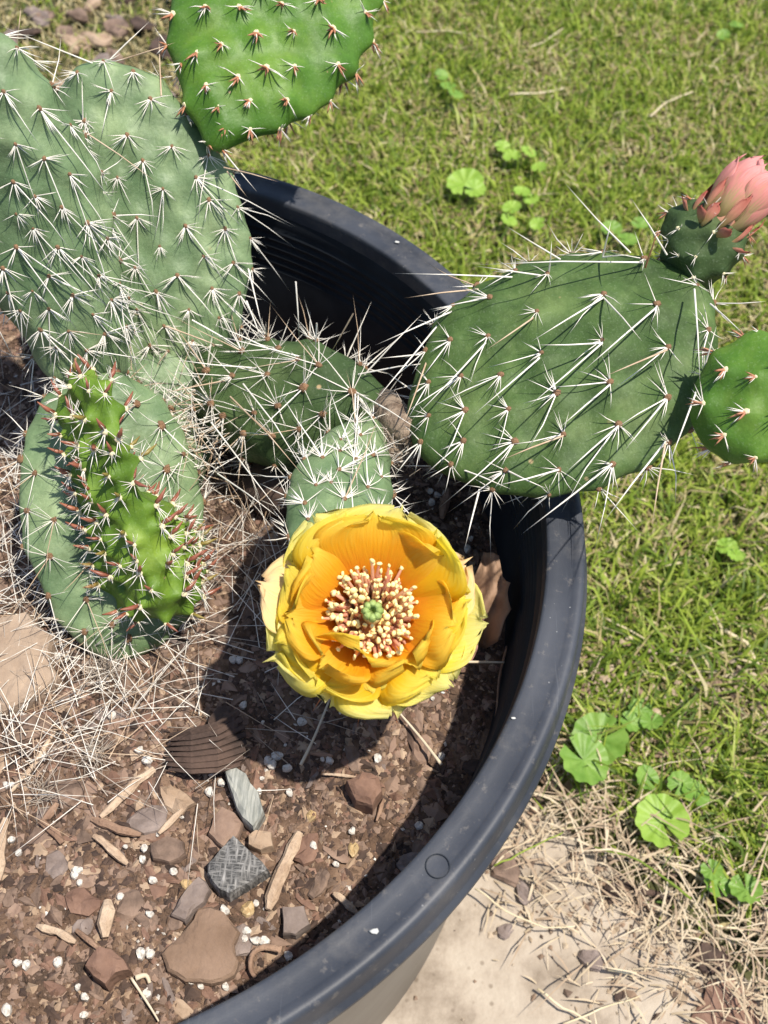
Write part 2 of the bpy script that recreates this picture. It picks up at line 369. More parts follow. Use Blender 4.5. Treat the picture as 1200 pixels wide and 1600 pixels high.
def soil_pts(n, rmax=.885):
    r = np.sqrt(rng.uniform(0, 1, n)) * rmax * R; t = rng.uniform(0, 2 * np.pi, n); return np.c_[r * np.cos(t), r * np.sin(t)]
pp = soil_pts(75000); zz = np.array([soil_z(x, y) for x, y in pp])
grit('soil_crumbs', pp, zz + R * .001, R * rng.gamma(2.0, .0021, len(pp)).clip(.0013, .017), [CH['brown'], CH['dark'], CH['reddish'], m_soil, m_soil, CH['brown'], CH['pink'], CH['dark'], m_soil, CH['tan']], 'fine bark crumbs and grit of the potting soil', 'soil crumbs')
pp = soil_pts(520); zz = np.array([soil_z(x, y) for x, y in pp])
grit('perlite_crumbs', pp, zz + R * .003, R * rng.uniform(.0018, .0042, len(pp)), [m_white], 'tiny white perlite crumbs scattered over the potting soil', 'perlite')

def chip_mesh(name, rx, ry, rz, mats, n=9, jit=.3, seed=0, layers=1):
    """A broken flake: uneven outline with a few corners, sloping sides, slightly warped top."""
    rr = random.Random(seed); V = []; F = []; n = max(8, n + 2)
    corners = [rr.uniform(0, 2 * math.pi) for _ in range(4)]
    def ro(t):
        q = 1 + jit * .5 * math.sin(2 * t + corners[0]) + jit * .45 * math.sin(3 * t + corners[1]) + jit * .3 * math.sin(5 * t + corners[2])
        return q
    offx, offy = rr.uniform(-.12, .12), rr.uniform(-.12, .12)
    for q, (s, z) in enumerate([(.86, -1), (1.0, -.1), (.90, .70), (.55, 1.0)]):
        for k in range(n):
            t = 2 * math.pi * (k + rr.uniform(-.22, .22)) / n; j = ro(2 * math.pi * k / n) * (1 + rr.uniform(-.07, .07))
            V.append((rx * (s * j * math.cos(t) + offx * z), ry * (s * j * math.sin(t) + offy * z), rz * (z + rr.uniform(-.25, .25) + .35 * math.sin(2 * t + corners[3]))))
    for q in range(3):
        for k in range(n): F.append((q * n + k, q * n + (k + 1) % n, (q + 1) * n + (k + 1) % n, (q + 1) * n + k))
    V.append((rx * offx, ry * offy, rz * (.9 + rr.uniform(-.3, .3)))); b = 3 * n
    for k in range(n): F.append((b + k, b + (k + 1) % n, len(V) - 1))
    me = pymesh(name, V, F, mats, smooth=False)
    return me
def outlined(name, px, h, m, label, cat, seed=0, lift=.0, tiltx=0):
    """Flat stone or bark piece whose outline is given in picture px on the soil; real thickness and worn edges."""
    rr = random.Random(seed); P = [at(x, y, SOIL + .01) for x, y in px]; c = sum(P, Vector()) / len(P)
    z0 = soil_z(c.x, c.y); Q = []
    for i in range(len(P)):
        a, b = P[i], P[(i + 1) % len(P)]
        Q.append(a); Q.append((a + b) / 2 + Vector((rr.uniform(-1, 1), rr.uniform(-1, 1), 0)) * (b - a).length * .07)
    V = []; F = []; n = len(Q); prof = [(.98, -.8), (1.02, .1), (1.0, .75), (.93, 1.0), (.62, 1.06), (.3, 1.08)]
    for s_, z in prof:
        for q in Q:
            d = q - c; V.append((d.x * s_, d.y * s_, h * R * z + .25 * h * R * vnoise(q.x * s_, q.y * s_, 160, seed) + tiltx * d.y * s_))
    for k_ in range(len(prof) - 1):
        for k in range(n): F.append((k_ * n + k, k_ * n + (k + 1) % n, (k_ + 1) * n + (k + 1) % n, (k_ + 1) * n + k))
    V.append((0, 0, h * R * 1.08)); b = (len(prof) - 1) * n
    for k in range(n): F.append((b + k, b + (k + 1) % n, len(V) - 1))
    if sum(Q[i].x * Q[(i + 1) % n].y - Q[(i + 1) % n].x * Q[i].y for i in range(n)) < 0: F = [tuple(reversed(f)) for f in F]
    me = pymesh(name, V, F, [m], smooth=False); me.polygons.foreach_set('use_smooth', [i >= 4 * n for i in range(len(F))])
    return tag(link(name, me, None, Matrix.Translation((c.x, c.y, z0 + lift * R))), label, cat)
def place_px(name, me, px, py, ang=0, tilt=0, dz=.012, z=None, parent=None):
    p = at(px, py, SOIL)
    zz = soil_z(p.x, p.y) if z is None else z
    M = Matrix.Translation((p.x, p.y, zz + dz * R)) @ Matrix.Rotation(rad(ang), 4, 'Z') @ Matrix.Rotation(rad(tilt), 4, 'X')
    return link(name, me, parent, M)
# prominent pieces: name, px, py, half sizes (pot radii), angle, material, label, category, sides
S = 1 / 790.
PIECES = [
 ('bark_lump', 46, 1142, 42, 26, 12, 15, 'brown', 'mauve brown bark lump just below the large tan stone', 'bark', 7),
 ('bark_lump', 345, 985, 28, 30, 12, 30, 'brown', 'brown bark lump between the bright young pad and the flower', 'bark', 9),
 ('bark_chip', 660, 1165, 26, 20, 8, 80, 'pink', 'small pinkish chip on the soil below the flower, near the rim shade', 'bark chip', 8),
 ('bark_chip', 552, 1184, 16, 26, 5, 30, 'brown', 'narrow brown chip just under the flower', 'bark chip', 8),
 ('bark_chip', 276, 1252, 34, 18, 8, -35, 'tan', 'orange tan bark chip above the pinkish stone', 'bark chip', 8),
 ('bark_chip', 236, 1128, 26, 14, 7, 10, 'reddish', 'orange red bark chip left of the dark ribbed bark', 'bark chip', 8),
 ('bark_chip', 232, 1282, 40, 22, 6, 20, 'grey', 'grey brown bark chip among the chips left of the pinkish stone', 'bark chip', 8),
 ('bark_chip', 375, 1470, 20, 26, 6, 0, 'grey', 'small dark grey chip right of the largest flat stone', 'bark chip', 7),
 ('bark_chip', 500, 1382, 26, 13, 6, 60, 'brown', 'brown chip right of the long tan stick', 'bark chip', 7),
 ('bark_chip', 205, 1415, 22, 26, 6, 10, 'brown', 'brown chip left of the mauve stone', 'bark chip', 7),
 ('bark_chip', 106, 1240, 34, 22, 8, 10, 'brown', 'brown bark chip below the dead spine tuft', 'bark chip', 8),
 ('bark_chip', 88, 1352, 22, 20, 8, 0, 'grey', 'small greyish crystal like chip on the left soil', 'bark chip', 6),
 ('bark_chip', 745, 1195, 26, 14, 6, 0, 'dark', 'dark chip lying in the rim shade below the flower', 'bark chip', 8),
 ('bark_chip', 640, 1345, 24, 18, 6, 0, 'grey', 'grey chip in the rim shade near the moulded circle', 'bark chip', 7),
 ('bark_chip', 130, 1410, 30, 22, 8, -20, 'reddish', 'reddish bark chip left of the short upright stick', 'bark chip', 8),
 ('bark_chip', 480, 1330, 30, 18, 7, 60, 'reddish', 'reddish bark chip above the small square stone', 'bark chip', 8),
 ('pebble', 387, 1421, 13, 11, 8, 0, 'yel', 'ochre pebble below the charcoal piece', 'pebble', 9),
 ('pebble', 552, 1327, 9, 13, 8, 0, 'yel', 'pale ochre pebble on open soil at the rim shade', 'pebble', 9),
 ('pebble', 292, 1384, 11, 9, 6, 20, 'yel', 'yellowish pebble left of the charcoal piece', 'pebble', 8),
 ('pebble', 486, 1276, 9, 9, 7, 0, 'yel', 'cream pebble left of the red brown bark lump', 'pebble', 8),
]
for i, (nm, px, py, a, b, h, ang, cm, lab, cat, n) in enumerate(PIECES):
    m = m_yel if cm == 'yel' else CH[cm]
    me = chip_mesh(nm, a * .82 * S * R, b * .92 * S * R, h * S * R, [m], n=n, jit=.16 if nm != 'bark_chip' else .22, seed=100 + i)
    tag(place_px(nm, me, px, py, ang, random.uniform(-6, 6), dz=h * S * .25), lab, cat)
m_flat = mat('flat_stone', (.165, .105, .070), (.26, .175, .125), scale=35, rough=.95, bump=.7, bscale=500, detail=10)
outlined('flat_stone', [(330, 1417), (350, 1427), (363, 1443), (375, 1457), (366, 1477), (373, 1503), (366, 1524), (330, 1538), (290, 1535), (262, 1518), (253, 1492), (263, 1480), (283, 1463), (303, 1437), (310, 1420)], .020, m_flat, 'largest flat brown stone, half sunk in soil near the rim at the bottom', 'stone', 1)
outlined('stone', [(312, 1372), (330, 1393), (320, 1413), (303, 1427), (290, 1443), (268, 1433), (283, 1407), (297, 1387)], .024, CH['grey'], 'narrow mauve brown stone leaning on the largest flat stone', 'stone', 2)
outlined('stone', [(347, 1260), (367, 1270), (380, 1287), (372, 1307), (353, 1327), (338, 1317), (325, 1303), (333, 1277)], .026, CH['pink'], 'rounded pinkish brown stone above the charcoal piece', 'stone', 3)
outlined('stone', [(440, 1417), (475, 1415), (485, 1445), (462, 1462), (442, 1460)], .026, CH['grey'], 'small square grey brown stone beside the long tan stick', 'stone', 4)
outlined('bark_lump', [(540, 1230), (565, 1217), (592, 1222), (597, 1245), (582, 1270), (555, 1262)], .045, CH['reddish'], 'dark red brown bark lump on open soil below the flower', 'bark', 5)
outlined('bark_lump', [(150, 1495), (160, 1485), (180, 1490), (200, 1507), (208, 1523), (187, 1530), (170, 1547), (150, 1533), (137, 1517)], .040, CH['reddish'], 'reddish bark lump near the bottom left corner', 'bark', 6)
outlined('large_stone', [(-50, 985), (10, 972), (48, 966), (66, 990), (92, 1004), (84, 1040), (98, 1068), (58, 1098), (10, 1120), (-50, 1110)], .045, mat('tan_stone', (.27, .195, .14), (.38, .29, .215), scale=40, rough=.95, bump=.8, bscale=350, detail=9), 'large tan stone at the left edge below the older pad', 'stone', 7)
outlined('bark_lump', [(400, 1300), (425, 1303), (428, 1325), (408, 1332), (388, 1322), (388, 1308)], .03, CH['tan'], 'sandy clod right of the pinkish stone', 'soil clod', 8)
outlined('bark_chip', [(236, 1322), (262, 1310), (288, 1318), (292, 1338), (266, 1352), (240, 1346)], .020, CH['brown'], 'broad layered brown bark chip left of the charcoal piece', 'bark chip', 9)
# charcoal piece with cross-hatched face
m_char = mat('charred_wood', (.05, .05, .05), (.32, .31, .30), scale=40, rough=.9, bump=.8, bscale=200, pos=(.42, .6))
m_char.node_tree.nodes['Noise Texture'].inputs['Scale'].default_value = 1.0
mp = m_char.node_tree.nodes.new('ShaderNodeMapping'); mp.inputs['Scale'].default_value = (150, 1100, 90)
nz = m_char.node_tree.nodes['Noise Texture']; l = nz.inputs[0].links[0]; s0 = l.from_socket
m_char.node_tree.links.new(s0, mp.inputs[0]); m_char.node_tree.links.new(mp.outputs[0], nz.inputs[0])
outlined('charcoal_piece', [(367, 1312), (395, 1338), (422, 1367), (390, 1388), (360, 1407), (345, 1400), (325, 1370), (327, 1355), (345, 1335)], .045, m_char, 'square black and grey charred wood piece with a cross hatched face', 'charcoal', 11)
# second set of hatch lines, across the first
nt = m_char.node_tree; N = nt.nodes; L = nt.links
mp2 = N.new('ShaderNodeMapping'); mp2.inputs['Scale'].default_value = (800, 130, 90); n2 = N.new('ShaderNodeTexNoise'); n2.inputs['Scale'].default_value = 1; n2.inputs['Detail'].default_value = 4
mp.inputs['Rotation'].default_value = (0, 0, .6); mp2.inputs['Rotation'].default_value = (0, 0, .6)
L.new(s0, mp2.inputs[0]); L.new(mp2.outputs[0], n2.inputs[0]); mm_ = N.new('ShaderNodeMath'); mm_.operation = 'MAXIMUM'; L.new(nz.outputs[0], mm_.inputs[0]); L.new(n2.outputs[0], mm_.inputs[1])
cr_ = N['Color Ramp']; L.new(mm_.outputs[0], cr_.inputs[0]); cr_.color_ramp.elements[0].position = .46; cr_.color_ramp.elements[1].position = .70
# pale grey weathered chip
m_wth = mat('weathered_wood', (.17, .18, .165), (.42, .42, .38), scale=1, rough=.9, bump=.7, bscale=200, pos=(.35, .68))
mp = m_wth.node_tree.nodes.new('ShaderNodeMapping'); mp.inputs['Scale'].default_value = (700, 60, 90)
nz = m_wth.node_tree.nodes['Noise Texture']; s0 = nz.inputs[0].links[0].from_socket
m_wth.node_tree.links.new(s0, mp.inputs[0]); m_wth.node_tree.links.new(mp.outputs[0], nz.inputs[0])
outlined('weathered_chip', [(352, 1210), (362, 1197), (385, 1212), (405, 1242), (414, 1275), (397, 1300), (380, 1285), (365, 1250)], .034, m_wth, 'pale grey weathered wood chip half in the flower shade', 'wood chip', 12)
# dark ribbed bark fan
rb = empty('ribbed_bark', at(330, 1180, SOIL + .02)); tag(rb, 'dark ribbed fan of bark in the shade left of the flower', 'bark')
for k in range(8):
    b = MB(); f = k / 7; y0, y1 = 1112 + 82 * f, 1148 + 54 * f
    pts = [at(372 + 12 * math.sin(3 * f), y0, SOIL + .048 - .02 * f), at(340, y0 * .55 + y1 * .45 + 6, SOIL + .060 - .02 * f), at(300, y0 * .3 + y1 * .7 + 6, SOIL + .052 - .014 * f), at(258 + 14 * abs(f - .6), y1, SOIL + .026)]
    rr_ = random.uniform(.0052, .0072) * R; b.tube(pts, [rr_, rr_ * 1.1, rr_, rr_ * .5], 5, 0); link('bark_rib', b.mesh('bark_rib', [CH['dark']], False), rb)
b = MB(); b.blob(at(318, 1168, SOIL + .012), .075 * R, sc=(.9, .55, .25), jit=.1, seg=10, rings=6); link('bark_core', b.mesh('bark_core', [CH['dark']], False), rb)
b = MB(); b.blob(at(352, 1135, SOIL + .04), .030 * R, sc=(1, 1.25, .5), jit=.2, seg=9, rings=6); link('bark_knob', b.mesh('bark_knob', [CH['dark']], False), rb)
# sticks
def stick(name, pts, r, m, label, cat='stick', dz=.012, n=7, group=None):
    b = MB(); P_ = []
    for i, (px, py) in enumerate(pts):
        p = at(px, py, SOIL); P_.append(Vector((p.x, p.y, soil_z(p.x, p.y) + (dz + .004 * (i % 2)) * R)))
    Q = []; rr = []
    for i in range(len(P_) - 1):
        for t in (0, .33, .66): Q.append(P_[i].lerp(P_[i + 1], t) + Vector([random.uniform(-1, 1) * r * .22 * R * S for _ in range(3)])); rr.append(r * S * R * random.uniform(.75, 1.1))
    Q.append(P_[-1]); rr.append(r * S * R * .45); rr[0] *= .6
    b.tube(Q, rr, n)
    return tag(link(name, b.mesh(name, [m], False)), label, cat, group)
m_wood = mat('dry_wood', (.36, .25, .17), (.56, .43, .31), scale=120, rough=.9, bump=1, bscale=500)
m_wood2 = mat('brown_wood', (.20, .12, .08), (.34, .22, .15), scale=120, rough=.9, bump=1, bscale=500)
STICKS = [
 ([(466, 1306), (440, 1366), (420, 1424)], 15, m_wood, 'long thick tan stick right of the charcoal piece'),
 ([(242, 1206), (205, 1240), (160, 1282)], 12, m_wood, 'long pale stick running down left from the ribbed bark'),
 ([(285, 1268), (250, 1308)], 9, m_wood, 'short pale stick beside the broad layered chip'),
 ([(150, 1310), (175, 1330), (200, 1352)], 10, m_wood, 'pale bent stick on the left soil'),
 ([(170, 1412), (168, 1470)], 16, m_wood, 'short wide upright tan stick above the reddish bark lump'),
 ([(60, 1446), (92, 1458), (120, 1474)], 9, m_wood, 'short pale stick at the left above the shaded corner'),
 ([(122, 1455), (158, 1488)], 8, m_wood2, 'brown twig touching the reddish bark lump'),
 ([(10, 1285), (4, 1340), (0, 1380)], 14, m_wood, 'tan wood splinter at the left edge'),
 ([(520, 1396), (540, 1410), (558, 1426)], 9, m_wood, 'short tan stick pointing into the rim shade'),
 ([(148, 1284), (188, 1302), (222, 1308)], 10, m_wood2, 'curved brown twig left of the broad layered chip'),
 ([(600, 1250), (588, 1285)], 5, m_wood2, 'thin brown twig near the red brown bark lump'),
 ([(100, 1320), (70, 1290), (92, 1260)], 12, m_wood2, 'curled brown bark strip on the left soil'),
 ([(700, 770), (690, 815)], 14, m_wood2, 'brown wood splinter behind the flower near the pot wall'),
 ([(20, 1240), (50, 1205), (90, 1150)], 6, m_wood, 'thin pale stem lying across the soil at the far left'),
 ([(485, 1180), (520, 1186)], 6, m_wood2, 'small twig in the flower shade'),
 ([(505, 1212), (560, 1218)], 4, m_wood, 'thin straw on the soil above the red brown bark lump'),
]
for pts, r, m, lab in STICKS: stick('stick' if r > 7 else 'twig', pts, r * .62, m, lab, 'stick' if r > 7 else 'twig')
# loops of root and curled bark
def curve_thing(name, pts, r, m, lab, cat, z=SOIL, lift=.012):
    b = MB(); P_ = [at(px, py, z + lift + (h if len(q) else 0)) for (px, py, *q) in pts for h in [(q[0] if q else 0)]]
    Q = []
    for i in range(len(P_) - 1):
        a, p, q, d = P_[max(i - 1, 0)], P_[i], P_[i + 1], P_[min(i + 2, len(P_) - 1)]
        for t in (0, .25, .5, .75):
            Q.append(.5 * ((2 * p) + (q - a) * t + (2 * a - 5 * p + 4 * q - d) * t * t + (3 * p - a - 3 * q + d) * t ** 3))
    Q.append(P_[-1]); b.tube(Q, [r * S * R * (1 - .5 * i / len(Q)) for i in range(len(Q))], 6)
    return tag(link(name, b.mesh(name, [m])), lab, cat)
curve_thing('bark_curl', [(440, 1484), (412, 1480), (394, 1492), (392, 1515), (400, 1528)], 5, m_wood2, 'thin curled bark loop beside the rim at the bottom', 'bark curl')
curve_thing('root', [(212, 1528), (228, 1524), (234, 1536)], 4, m_root, 'short white root hook below the reddish bark lump', 'root')
curve_thing('root', [(205, 1528), (226, 1560), (240, 1582), (248, 1596)], 2, m_root, 'thin pale root trailing down to the bottom edge', 'root')
curve_thing('root', [(792, 1010), (780, 1060), (776, 1110), (768, 1150)], 2.2, m_wood2, 'thin root hanging along the pot wall right of the flower', 'root')
curve_thing('straw', [(690, 1395 - 200), (655, 1150), (612, 1100)], 2.6, m_root, 'long straw spine lying on the soil below the flower', 'straw', lift=.02)
curve_thing('straw', [(470, 1195), (492, 1150), (516, 1090)], 2.6, m_root, 'orange tan spine standing from the shaded soil below the flower', 'straw', lift=.03)
curve_thing('straw', [(720, 1034), (788, 1035)], 2.4, m_root, 'pale spine right of the flower pointing at the wall', 'straw', lift=.05)
# scattered chips, same for all
protos = []
for cname, w in (('reddish', 3), ('brown', 5), ('tan', 1), ('grey', 2), ('dark', 2), ('pink', 2)):
    for k in range(3):
        protos += [(cname, chip_mesh('bark_chip', random.uniform(.018, .036) * R, random.uniform(.006, .015) * R, random.uniform(.002, .005) * R, [CH[cname]], n=random.choice([6, 7, 8]), jit=.24, seed=200 + len(protos)))] * w
words = {'reddish': 'small reddish bark chip among many on the potting soil', 'brown': 'small brown bark chip among many on the potting soil', 'tan': 'small tan wood chip among the bark chips on the soil',
         'grey': 'small grey chip among the bark chips on the soil', 'dark': 'small near black bark chip among many on the soil', 'pink': 'small pinkish stone chip among the bark chips on the soil'}
LAND = [(372, 1362, 'the charcoal piece'), (315, 1470, 'the largest flat stone'), (382, 1246, 'the weathered grey chip'), (320, 1170, 'the dark ribbed bark'), (40, 1035, 'the large tan stone'), (568, 1240, 'the red brown bark lump'),
        (440, 1366, 'the thick tan stick'), (172, 1508, 'the reddish bark lump'), (205, 1240, 'the long pale stick'), (585, 1060, 'the flower'), (765, 930, 'the curled dead leaf'), (150, 1182, 'the round spine tuft'), (684, 1353, 'the moulded rim circle'),
        (168, 1440, 'the short upright stick'), (462, 1440, 'the small square stone'), (352, 1296, 'the rounded pinkish stone'), (690, 790, 'the brown splinter'), (230, 1000, 'the low cactus'), (92, 1458, 'the short pale stick'), (530, 740, 'the small pale pad')]
def where(px, py):
    x, y, w = min(LAND, key=lambda l: (l[0] - px) ** 2 + (l[1] - py) ** 2); dx, dy = px - x, py - y; d = math.hypot(dx, dy)
    near_ = 'just ' if d < 45 else 'well ' if d > 110 else ''
    if abs(dx) > 2.2 * abs(dy): return near_ + ('right of ' if dx > 0 else 'left of ') + w
    if abs(dy) > 2.2 * abs(dx): return near_ + ('below ' if dy > 0 else 'above ') + w
    return near_ + ('below and ' if dy > 0 else 'above and ') + ('right of ' if dx > 0 else 'left of ') + w
cnt = 0
pc = [(px, py, max(a, b)) for (_, px, py, a, b, *_r2) in PIECES] + [(372, 1362, 50), (382, 1246, 45), (330, 1180, 60)]
while cnt < 250:
    px, py = random.uniform(-30, 700), random.uniform(1060, 1640)
    if cnt < 45: px, py = random.uniform(-20, 760), random.uniform(740, 1150)
    p = at(px, py, SOIL)
    if math.hypot(p.x, p.y) > .86 * R: continue
    if any(math.hypot(px - a, py - b) < s * .8 for a, b, s in pc): continue
    if px > 430 and random.random() < .45: continue
    cname, me = random.choice(protos)
    o = link('bark_chip', me, None, Matrix.Translation((p.x, p.y, soil_z(p.x, p.y) + .002 * R)) @ Matrix.Rotation(random.uniform(0, 6.28), 4, 'Z') @ Matrix.Rotation(random.uniform(-.45, .45), 4, 'X') @ Matrix.Scale(random.uniform(.4, .9), 4))
    tag(o, '%s %s %s %s' % (random.choice(['small']), {'reddish': 'reddish', 'brown': 'brown', 'tan': 'tan', 'grey': 'greyish', 'dark': 'near black', 'pink': 'pinkish'}[cname], 'bark chip', where(px, py)), 'bark chip', 'small bark chips on the potting soil'); cnt += 1
pm = [chip_mesh('perlite_grain', .0085 * R, .0075 * R, .006 * R, [m_white], n=6, jit=.2, seed=60 + k) for k in range(5)]
PER = [(327, 1238), (333, 1208), (346, 1224), (405, 1238), (425, 1194), (430, 1180), (433, 1178), (448, 1200), (452, 1238), (380, 1102), (472, 1130), (364, 1030), (374, 1031), (224, 1344), (228, 1330), (240, 1378), (125, 1380), (122, 1362), (118, 1368), (32, 1336), (20, 1315), (272, 1365), (178, 1127), (92, 1030),
       (236, 1432), (352, 1425), (300, 1534), (315, 1532), (228, 1555), (222, 1492), (236, 1493), (490, 1325), (525, 1352), (550, 1300), (652, 1395 - 60), (450, 1490), (655, 1290), (690, 1180), (720, 1245), (672, 772), (682, 778), (695, 775), (674, 790), (735, 845), (730, 860), (590, 1186), (600, 1100), (655, 1050), (175, 1500), (90, 1503), (42, 1508), (28, 1505), (10, 1578), (130, 1585), (385, 1455), (399, 1470), (412, 1470), (400, 1245), (515, 1190), (418, 1186), (220, 1180), (232, 1195)]
for i, (px, py) in enumerate(PER + [(random.uniform(0, 700), random.uniform(1050, 1600)) for _ in range(32)]):
    p = at(px, py, SOIL)
    if math.hypot(p.x, p.y) > .87 * R: continue
    o = link('perlite_grain', random.choice(pm), None, Matrix.Translation((p.x, p.y, soil_z(p.x, p.y) + .008 * R)) @ Matrix.Rotation(random.uniform(0, 6.28), 4, 'Z') @ Matrix.Scale(random.uniform(.4, .9) if i > 62 else random.uniform(.7, 1.15), 4))
    tag(o, 'white perlite grain ' + where(px, py), 'perlite grain', 'white perlite grains on the potting soil')

# dry curled leaf against the wall
m_leaf = mat('dead_leaf', (.22, .12, .07), (.36, .23, .15), scale=30, rough=.75, trans=.15, bump=.5, bscale=200)
m_leaf2 = mat('dead_leaf_pale', (.42, .22, .16), (.55, .33, .25), scale=30, rough=.7, trans=.2)
def leaf_sheet(name, px4, zs, m, label, cat, curl=.03, nx=14, ny=18, wav=.01, lobes=0):
    # four corner pixels (clockwise from top-left) with heights -> curled sheet with real thickness
    c = [at(x, y, z) for (x, y), z in zip(px4, zs)]; V = []; F = []
    for j in range(ny + 1):
        v = j / ny; w = math.sin(math.pi * (.08 + .84 * v)) ** .6
        if lobes: w *= 1 - .22 * abs(math.sin(v * math.pi * lobes))
        for i in range(nx + 1):
            u = .5 + (i / nx - .5) * w
            p = (c[0].lerp(c[1], u)).lerp(c[3].lerp(c[2], u), v)
            p = p + Vector((0, -.3, 1)) * R * (curl * (2 * u - 1) ** 2 + wav * vnoise(u * 3, v * 4, 1, 4))
            V.append(p)
    for j in range(ny):
        for i in range(nx):
            a = j * (nx + 1) + i; F.append((a, a + nx + 1, a + nx + 2, a + 1))
    o = link(name, pymesh(name, V, F, [m])); s = o.modifiers.new('s', 'SOLIDIFY'); s.thickness = .0004
    return tag(o, label, cat)
leaf_sheet('dead_leaf', [(740, 862), (795, 872), (796, 1005), (722, 1010)], [-.18, -.15, -.27, -.28], m_leaf, 'brown curled dead leaf against the pot wall right of the flower', 'dead leaf', curl=.05, wav=.05, lobes=3)
leaf_sheet('dead_leaf', [(722, 985), (748, 990), (740, 1040), (700, 1045)], [-.22, -.22, -.27, -.27], m_leaf2, 'pale pink dead leaf scrap just right of the flower', 'dead leaf', curl=.02)

# ================================================================== CACTI
def pad_mat(name, a, b, c, rough, bump, spec, scale, sss=0):
    return mat(name, a, b, scale=scale, rough=rough, bump=bump, bscale=500, c3=c, spec=spec, detail=5, dist=.0006, pos=(.3, .7), sss=sss)
m_padA = pad_mat('pad_glaucous', (.070, .130, .052), (.250, .335, .165), (.140, .212, .098), .52, .5, .42, 34)
m_padC = pad_mat('pad_green', (.026, .060, .012), (.115, .175, .052), (.058, .108, .026), .58, .5, .3, 34)
m_padC1 = pad_mat('pad_deep_green', (.028, .055, .016), (.085, .130, .045), (.048, .086, .026), .6, .5, .3, 26)
m_padY = pad_mat('pad_young', (.034, .100, .010), (.140, .255, .030), (.070, .165, .016), .48, .4, .32, 26)
m_padN = pad_mat('pad_new', (.060, .130, .012), (.190, .290, .035), (.110, .200, .020), .52, .4, .3, 40)
m_sp = mat('spine_white', (.72, .67, .58), (.88, .84, .77), scale=90, rough=.5, spec=.4)
m_sptan = mat('spine_tan', (.45, .31, .20), (.66, .52, .38), scale=60, rough=.5, spec=.4)
m_spdead = mat('spine_dead', (.30, .25, .20), (.52, .45, .38), scale=60, rough=.7)
m_spred = mat('spine_red', (.30, .12, .06), (.48, .22, .12), scale=90, rough=.5)
m_are = mat('areole', (.19, .10, .05), (.34, .20, .11), scale=800, rough=.95, bump=1, bscale=2500)
m_areW = mat('areole_cream', (.60, .50, .30), (.75, .68, .45), scale=800, rough=.95)
m_nub = mat('leaf_nub', (.20, .06, .04), (.34, .13, .07), scale=60, rough=.45)
m_nubg = mat('leaf_nub_green', (.20, .20, .04), (.30, .14, .06), scale=60, rough=.45)
SPM = [m_are, m_sp, m_sptan, m_spred, m_areW, m_nub, m_nubg]
def skin(m, spot=(.42, .30, .16, 1), thr=.10, sc=70, dark=.6):
    """corky scars, tiny pale pores and uneven wax on a pad's skin"""
    nt = m.node_tree; N = nt.nodes; L = nt.links; p = N['Principled BSDF']; tc = N['Texture Coordinate']; src = p.inputs['Base Color'].links[0].from_socket
    def mix(fac, col, mode='MIX', k=1.0):
        nonlocal src
        x = N.new('ShaderNodeMix'); x.data_type = 'RGBA'; x.blend_type = mode
        mu = N.new('ShaderNodeMath'); mu.operation = 'MULTIPLY'; mu.inputs[1].default_value = k; L.new(fac, mu.inputs[0]); L.new(mu.outputs[0], x.inputs[0]); L.new(src, x.inputs[6]); x.inputs[7].default_value = col; src = x.outputs[2]
    def rng_(sock, a, b, lo=0., hi=1.):
        r = N.new('ShaderNodeMapRange'); r.inputs[1].default_value = a; r.inputs[2].default_value = b; r.inputs[3].default_value = lo; r.inputs[4].default_value = hi; L.new(sock, r.inputs[0]); return r.outputs[0]
    n = N.new('ShaderNodeTexNoise'); n.inputs['Scale'].default_value = 50; n.inputs['Detail'].default_value = 9; n.inputs['Roughness'].default_value = .75; L.new(tc.outputs['Object'], n.inputs[0])
    mix(rng_(n.outputs[0], .45, .70), (dark, dark, dark * .9, 1), 'MULTIPLY', .8)
    n2 = N.new('ShaderNodeTexNoise'); n2.inputs['Scale'].default_value = 900; n2.inputs['Detail'].default_value = 2; L.new(tc.outputs['Object'], n2.inputs[0])
    mix(rng_(n2.outputs[0], .58, .72), (.42, .50, .36, 1), 'MIX', .10)
    v = N.new('ShaderNodeTexVoronoi'); v.inputs['Scale'].default_value = sc; v.inputs['Randomness'].default_value = 1; L.new(tc.outputs['Object'], v.inputs[0])
    sep = N.new('ShaderNodeSeparateColor'); L.new(v.outputs['Color'], sep.inputs[0])
    a = rng_(v.outputs['Distance'], thr, thr * .55); b = rng_(sep.outputs[0], .62, .66); q = N.new('ShaderNodeMath'); q.operation = 'MULTIPLY'; L.new(a, q.inputs[0]); L.new(b, q.inputs[1])
    mix(q.outputs[0], spot, 'MIX', .85)
    L.new(src, p.inputs['Base Color'])
    L.new(rng_(n.outputs[0], .3, .7, p.inputs['Roughness'].default_value - .08, p.inputs['Roughness'].default_value + .16), p.inputs['Roughness'])
skin(m_padA, dark=.55); skin(m_padC, dark=.50); skin(m_padC1, dark=.6); skin(m_padY, dark=.6, thr=.06); skin(m_padN, dark=.7, thr=.05)
